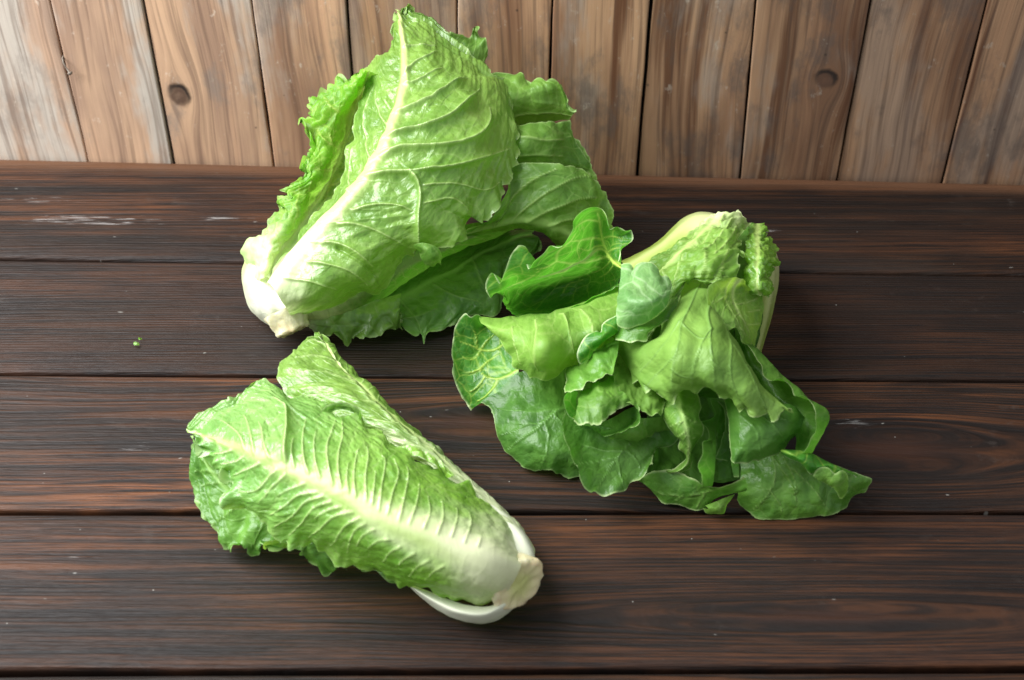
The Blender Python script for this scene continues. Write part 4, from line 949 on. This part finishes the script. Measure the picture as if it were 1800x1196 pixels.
leaf(C, [  # broad dark leaf low on the left
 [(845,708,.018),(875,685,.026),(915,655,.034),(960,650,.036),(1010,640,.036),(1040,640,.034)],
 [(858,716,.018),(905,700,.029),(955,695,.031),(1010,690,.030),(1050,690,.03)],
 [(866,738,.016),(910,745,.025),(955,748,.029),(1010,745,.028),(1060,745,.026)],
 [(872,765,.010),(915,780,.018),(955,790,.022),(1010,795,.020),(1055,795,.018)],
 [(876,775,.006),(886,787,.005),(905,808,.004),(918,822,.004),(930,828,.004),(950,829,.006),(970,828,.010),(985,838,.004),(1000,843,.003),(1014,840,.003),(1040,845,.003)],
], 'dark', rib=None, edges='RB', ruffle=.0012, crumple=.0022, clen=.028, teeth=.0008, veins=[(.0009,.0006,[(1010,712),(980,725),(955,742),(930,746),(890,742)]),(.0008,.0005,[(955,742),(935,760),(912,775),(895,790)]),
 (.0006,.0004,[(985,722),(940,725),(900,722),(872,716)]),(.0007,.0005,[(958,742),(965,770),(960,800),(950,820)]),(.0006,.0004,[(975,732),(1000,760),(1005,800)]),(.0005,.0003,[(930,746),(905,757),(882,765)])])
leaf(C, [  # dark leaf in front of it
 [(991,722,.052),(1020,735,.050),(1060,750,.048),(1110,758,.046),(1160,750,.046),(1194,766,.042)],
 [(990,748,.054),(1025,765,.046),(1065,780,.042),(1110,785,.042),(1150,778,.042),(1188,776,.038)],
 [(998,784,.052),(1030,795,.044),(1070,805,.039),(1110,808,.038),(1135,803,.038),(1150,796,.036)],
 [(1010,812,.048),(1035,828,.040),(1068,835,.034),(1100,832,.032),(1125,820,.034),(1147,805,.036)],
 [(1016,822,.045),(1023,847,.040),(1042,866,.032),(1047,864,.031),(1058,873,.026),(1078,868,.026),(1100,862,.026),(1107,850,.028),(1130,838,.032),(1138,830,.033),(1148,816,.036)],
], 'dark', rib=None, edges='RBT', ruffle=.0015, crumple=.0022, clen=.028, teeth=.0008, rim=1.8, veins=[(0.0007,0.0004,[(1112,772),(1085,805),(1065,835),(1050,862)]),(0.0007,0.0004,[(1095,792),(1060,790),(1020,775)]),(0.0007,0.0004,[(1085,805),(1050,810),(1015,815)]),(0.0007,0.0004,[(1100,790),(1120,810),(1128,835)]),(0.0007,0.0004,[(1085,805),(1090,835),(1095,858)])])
# heart
leaf(C, [
 [(1000,652,.052),(1030,628,.060),(1060,602,.066),(1086,588,.066)],
 [(993,668,.062),(1030,652,.076),(1060,635,.080),(1085,622,.080)],
 [(992,690,.066),(1008,690,.070),(1022,685,.074),(1032,676,.077),(1050,668,.079),(1074,656,.082)],
], 'lower', rim=2, edges='RB', ruffle=.001, crumple=.003, clen=.012, teeth=.001)
leaf(C, [
 [(1006,686,.062),(997,690,.064),(991,700,.064),(992,716,.062),(1003,733,.060),(1012,738,.058)],
 [(1018,690,.052),(1014,705,.052),(1015,722,.052),(1016,738,.054)],
], 'vivid', edges='L', ruffle=.0008, crumple=.001, teeth=.0006)
leaf(C, [
 [(1022,688,.058),(1050,672,.062),(1076,660,.064)],
 [(1016,710,.066),(1055,697,.076),(1096,688,.072)],
 [(1009,739,.068),(1020,744,.068),(1032,741,.070),(1048,744,.069),(1065,736,.070),(1078,725,.070),(1092,718,.068),(1108,711,.066)],
], 'mid', rim=2, edges='R', ruffle=.0015, rwave=.008, crumple=.0022, clen=.012, teeth=.0014)
leaf(C, [
 [(1015,745,.050),(1040,740,.045),(1068,738,.040),(1090,728,.040),(1110,716,.045)],
 [(1012,748,.058),(1040,750,.052),(1062,760,.048),(1088,752,.048),(1112,735,.052),(1114,715,.058)],
 [(1010,749,.064),(1030,749,.065),(1041,752,.065),(1050,757,.064),(1062,771,.062),(1070,768,.062),(1080,764,.063),(1100,757,.065),(1118,744,.067),(1125,728,.069),(1118,711,.071)],
], 'dark', rim=2.2, edges='R', ruffle=.001, rwave=.008, crumple=.001, teeth=.0012)
leaf(C, [
 [(1068,768,.058),(1100,757,.061),(1122,738,.064),(1145,735,.060),(1175,730,.054),(1200,720,.05)],
 [(1075,774,.052),(1105,768,.055),(1135,755,.056),(1165,745,.052),(1195,740,.048)],
 [(1086,775,.044),(1112,778,.044),(1140,771,.044),(1170,760,.042),(1200,755,.04)],
], 'mid', edges='', ruffle=.001, crumple=.0018, clen=.012, teeth=0)
leaf(C, [
 [(1060,592,.056),(1085,600,.048),(1105,645,.046),(1125,668,.050),(1165,690,.056)],
 [(1066,620,.062),(1090,648,.060),(1115,675,.062),(1140,695,.064),(1168,710,.060)],
 [(1074,655,.068),(1080,668,.070),(1090,690,.071),(1102,703,.071),(1115,712,.070),(1128,722,.069),(1145,732,.067),(1155,728,.066),(1165,731,.062)],
], 'sage', edges='RT', ruffle=.0012, crumple=.0026, clen=.012, teeth=.001)
# hanging narrow leaf
leaf(C, [
 [(1155,680,0.050),(1160,705,0.054),(1164,725,0.056),(1171,743,0.056),(1186,766,0.051),(1196,773,0.047),(1194,788,0.043),(1206,803,0.036),(1196,815,0.031),(1181,826,0.027),(1167,826,0.022),(1167,843,0.014)],
 [(1185,680,0.062),(1193,710,0.068),(1199,735,0.068),(1206,760,0.062),(1211,780,0.054),(1210,800,0.043),(1208,815,0.036),(1192,829,0.030),(1178,832,0.024),(1171,844,0.014)],
 [(1216,680,0.056),(1229,700,0.059),(1231,718,0.060),(1229,738,0.059),(1236,754,0.054),(1226,778,0.047),(1215,800,0.041),(1219,815,0.035),(1215,829,0.029),(1200,835,0.025),(1186,834,0.022),(1176,848,0.012)],
], 'mid', rib=1, ribw=(.0016,.0006), ribh=0, edges='LR', ruffle=.0008, crumple=.0012, teeth=.0005, rim=1.8, vein=.4, veins=[(0.0007,0.0004,[(1197,725),(1215,740),(1228,745)]),(0.0007,0.0004,[(1200,740),(1180,750)]),(0.0007,0.0004,[(1205,765),(1225,772)]),(0.0007,0.0004,[(1193,705),(1172,715)]),(0.0007,0.0004,[(1205,760),(1192,768)])])
leaf(C, [  # blade right of the hollow
 [(1270,680,.058),(1310,695,.064),(1350,710,.066),(1395,712,.062),(1414,735,.050)],
 [(1279,735,.060),(1300,735,.070),(1335,742,.072),(1370,752,.068),(1407,748,.054)],
 [(1281,780,.056),(1305,780,.064),(1340,782,.062),(1370,778,.056),(1400,762,.050)],
 [(1282,808,.050),(1290,817,.051),(1302,819,.050),(1316,818,.050),(1328,811,.049),(1343,807,.048),(1366,795,.047),(1378,785,.047),(1393,771,.047)],
], 'dark', rib=None, rim=1.5, edges='BR', ruffle=.001, crumple=.0016, clen=.022, teeth=.0009, veins=[(0.0007,0.0004,[(1300,700),(1300,750),(1296,812)]),(0.0007,0.0004,[(1300,730),(1330,760),(1335,805)]),(0.0007,0.0004,[(1310,710),(1355,745),(1380,780)]),(0.0007,0.0004,[(1335,725),(1385,740)])])
leaf(C, [  # narrow upright strip
 [(1248,702,.058),(1251,713,.058),(1257,725,.056),(1247,737,.056),(1229,742,.057),(1242,752,.055),(1245,774,.053),(1236,776,.054),(1232,800,.052),(1225,818,.051),(1232,834,.040),(1232,851,.028)],
 [(1262,705,.046),(1266,725,.044),(1262,745,.044),(1258,765,.046),(1258,785,.046),(1257,805,.044),(1256,830,.036),(1252,855,.024)],
], 'dark', edges='L', ruffle=.0006, crumple=.001, teeth=.0005, rim=2)
leaf(C, [
 [(1262,700,0.032),(1275,730,0.032),(1270,775,0.030),(1255,805,0.026)],
 [(1285,700,0.028),(1290,750,0.026),(1283,790,0.024),(1278,812,0.022)],
], 'dark', edges='LT', ruffle=.001, crumple=.0015, teeth=.0008)
leaf(C, [
 [(1284,780,.044),(1284,800,.042),(1286,820,.038),(1290,839,.032)],
 [(1300,780,.042),(1300,800,.040),(1299,820,.037),(1299,839,.032)],
], 'lower', edges='T', crumple=.0006, teeth=.0004)
leaf(C, [  # bottom middle leaf
 [(1118,845,.010),(1150,828,.022),(1200,832,.026),(1232,850,.026),(1248,856,.028),(1262,858,.029),(1283,851,.030),(1296,845,.032),(1308,837,.036)],
 [(1122,846,.008),(1160,852,.016),(1205,860,.018),(1255,866,.020),(1290,858,.026),(1313,848,.032)],
 [(1120,846,.005),(1150,864,.009),(1200,878,.010),(1255,875,.015),(1290,866,.022),(1313,860,.027)],
 [(1118,846,.003),(1136,851,.003),(1150,869,.003),(1166,885,.003),(1180,887,.004),(1193,888,.004),(1206,895,.002),(1225,899,.002),(1240,893,.004),(1257,880,.010),(1280,873,.013),(1303,866,.018)],
], 'lower', edges='LR', ruffle=.0008, crumple=.0014, teeth=.0006, rim=2, veins=[(0.0007,0.0004,[(1290,848),(1230,870),(1170,868),(1130,852)]),(0.0007,0.0004,[(1200,871),(1185,884)]),(0.0007,0.0004,[(1240,868),(1225,893)]),(0.0007,0.0004,[(1165,868),(1150,862)]),(0.0007,0.0004,[(1215,871),(1235,858)])])
leaf(C, [
 [(1240,889,.010),(1258,882,.016),(1292,869,.020)],
 [(1245,893,.010),(1262,895,.012),(1285,880,.014)],
 [(1236,893,.006),(1241,901,.003),(1258,903,.003),(1275,903,.002),(1278,890,.006),(1288,874,.012)],
], 'mid', edges='R', crumple=.001, teeth=.0003)
leaf(C, [  # bottom right leaf
 [(1300,800,.026),(1350,788,.036),(1400,794,.044),(1430,803,.044),(1470,818,.036),(1531,842,.020)],
 [(1302,835,.022),(1350,838,.027),(1400,838,.028),(1450,846,.026),(1490,852,.022),(1529,850,.018)],
 [(1300,862,.014),(1345,872,.018),(1400,877,.016),(1450,880,.013),(1490,873,.011),(1518,867,.011)],
 [(1298,878,.004),(1304,890,.003),(1315,901,.003),(1332,912,.002),(1350,915,.002),(1380,918,.002),(1406,912,.002),(1425,909,.002),(1440,904,.003),(1466,903,.003),(1490,890,.003),(1500,876,.006),(1512,871,.007),(1522,868,.008),(1527,856,.012)],
], 'lower', rib=None, edges='RLT', ruffle=.0012, crumple=.0026, clen=.026, teeth=.0009, veins=[(.0008,.0005,.001,[(1360,805),(1362,840),(1350,870),(1320,900)]),(.0007,.0004,[(1360,805),(1390,850),(1400,890)]),(.0007,.0006,.002,[(1380,805),(1395,840),(1400,872)]),(.0006,.0004,[(1390,820),(1430,860),(1450,890)]),(.0006,.0004,[(1350,860),(1370,885),(1375,905)])])
leaf(C, [  # its folded rim
 [(1375,790,.050),(1405,792,.054),(1428,799,.053),(1455,812,.046),(1482,824,.040),(1508,834,.031)],
 [(1372,793,.054),(1390,800,.060),(1412,812,.057),(1430,822,.052),(1458,818,.050),(1482,828,.045),(1508,836,.033)],
 [(1374,798,.048),(1390,808,.050),(1408,815,.049),(1428,835,.044),(1434,826,.047),(1446,821,.049),(1457,824,.047),(1467,835,.044),(1480,830,.044),(1505,840,.033)],
], 'vivid', edges='R', crumple=.0006, teeth=.0003, rim=1)
leaf(C, [
 [(1429,837,.046),(1440,823,.051),(1456,822,.051),(1467,833,.048),(1478,827,.049),(1486,829,.047),(1492,843,.042)],
 [(1440,845,.042),(1455,842,.045),(1468,848,.044),(1480,846,.044),(1492,852,.039)],
 [(1430,838,.042),(1450,849,.038),(1465,858,.036),(1471,866,.034),(1478,877,.028),(1487,868,.031),(1492,856,.036)],
], 'mid', edges='LR', crumple=.001, teeth=.0003, rim=1)

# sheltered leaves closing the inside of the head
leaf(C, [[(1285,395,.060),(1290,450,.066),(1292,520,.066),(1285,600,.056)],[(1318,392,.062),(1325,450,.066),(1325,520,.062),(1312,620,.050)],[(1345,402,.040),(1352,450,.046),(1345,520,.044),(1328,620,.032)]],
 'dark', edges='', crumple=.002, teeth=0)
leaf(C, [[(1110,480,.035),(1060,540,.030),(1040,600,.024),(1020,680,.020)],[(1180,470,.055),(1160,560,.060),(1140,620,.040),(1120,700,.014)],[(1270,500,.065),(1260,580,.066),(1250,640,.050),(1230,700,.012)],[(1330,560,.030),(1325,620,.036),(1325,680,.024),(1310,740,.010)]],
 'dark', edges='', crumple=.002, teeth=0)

for (px, py, a_, sz) in ((246, 596, .0014, 'smaller, farther of the two tiny yellow-green crumbs on the plank left of the big head'), (240, 605, .0021, 'larger, nearer of the two tiny yellow-green crumbs on the plank left of the big head')):
    tq = thing('lettuce_crumb', base_at(px, py), sz, 'crumb', 'lettuce crumbs on the table')
    u = a_*2380
    leaf(tq, [[(px-u, py-u*.4, .001), (px, py-u*.7, .003), (px+u, py-u*.2, .0015)], [(px-u*.8, py+u*.5, .001), (px, py+u*.4, .002), (px+u*.9, py+u*.5, .001)]], 'heart', edges='', crumple=.0006, clen=.003, teeth=0, res=.0004, name='shred')

leaf(C, [  # dark hem hanging under the folded flap
 [(1080,556,.080),(1110,560,.086),(1140,562,.090),(1165,548,.092),(1190,520,.094)],
 [(1082,575,.084),(1110,584,.092),(1140,580,.095),(1165,565,.095),(1192,535,.094)],
 [(1082,598,.084),(1095,600,.086),(1108,603,.087),(1120,599,.089),(1138,601,.088),(1142,588,.092),(1156,576,.093),(1170,566,.094),(1183,563,.093),(1190,545,.093)],
], 'lower', edges='R', ruffle=.0006, crumple=.0012, teeth=.0004, rim=2)
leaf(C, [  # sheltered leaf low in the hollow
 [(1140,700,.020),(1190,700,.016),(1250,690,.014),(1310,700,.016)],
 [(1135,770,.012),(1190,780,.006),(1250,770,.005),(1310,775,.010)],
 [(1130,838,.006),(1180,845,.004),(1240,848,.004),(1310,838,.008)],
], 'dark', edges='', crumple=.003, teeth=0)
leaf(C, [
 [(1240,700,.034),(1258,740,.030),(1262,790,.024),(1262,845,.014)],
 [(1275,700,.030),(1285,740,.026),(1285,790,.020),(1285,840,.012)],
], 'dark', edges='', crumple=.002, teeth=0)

stump(C, P(1300, 470, .026), P(1318, 436, .026), .017, .017, 91, CUT)
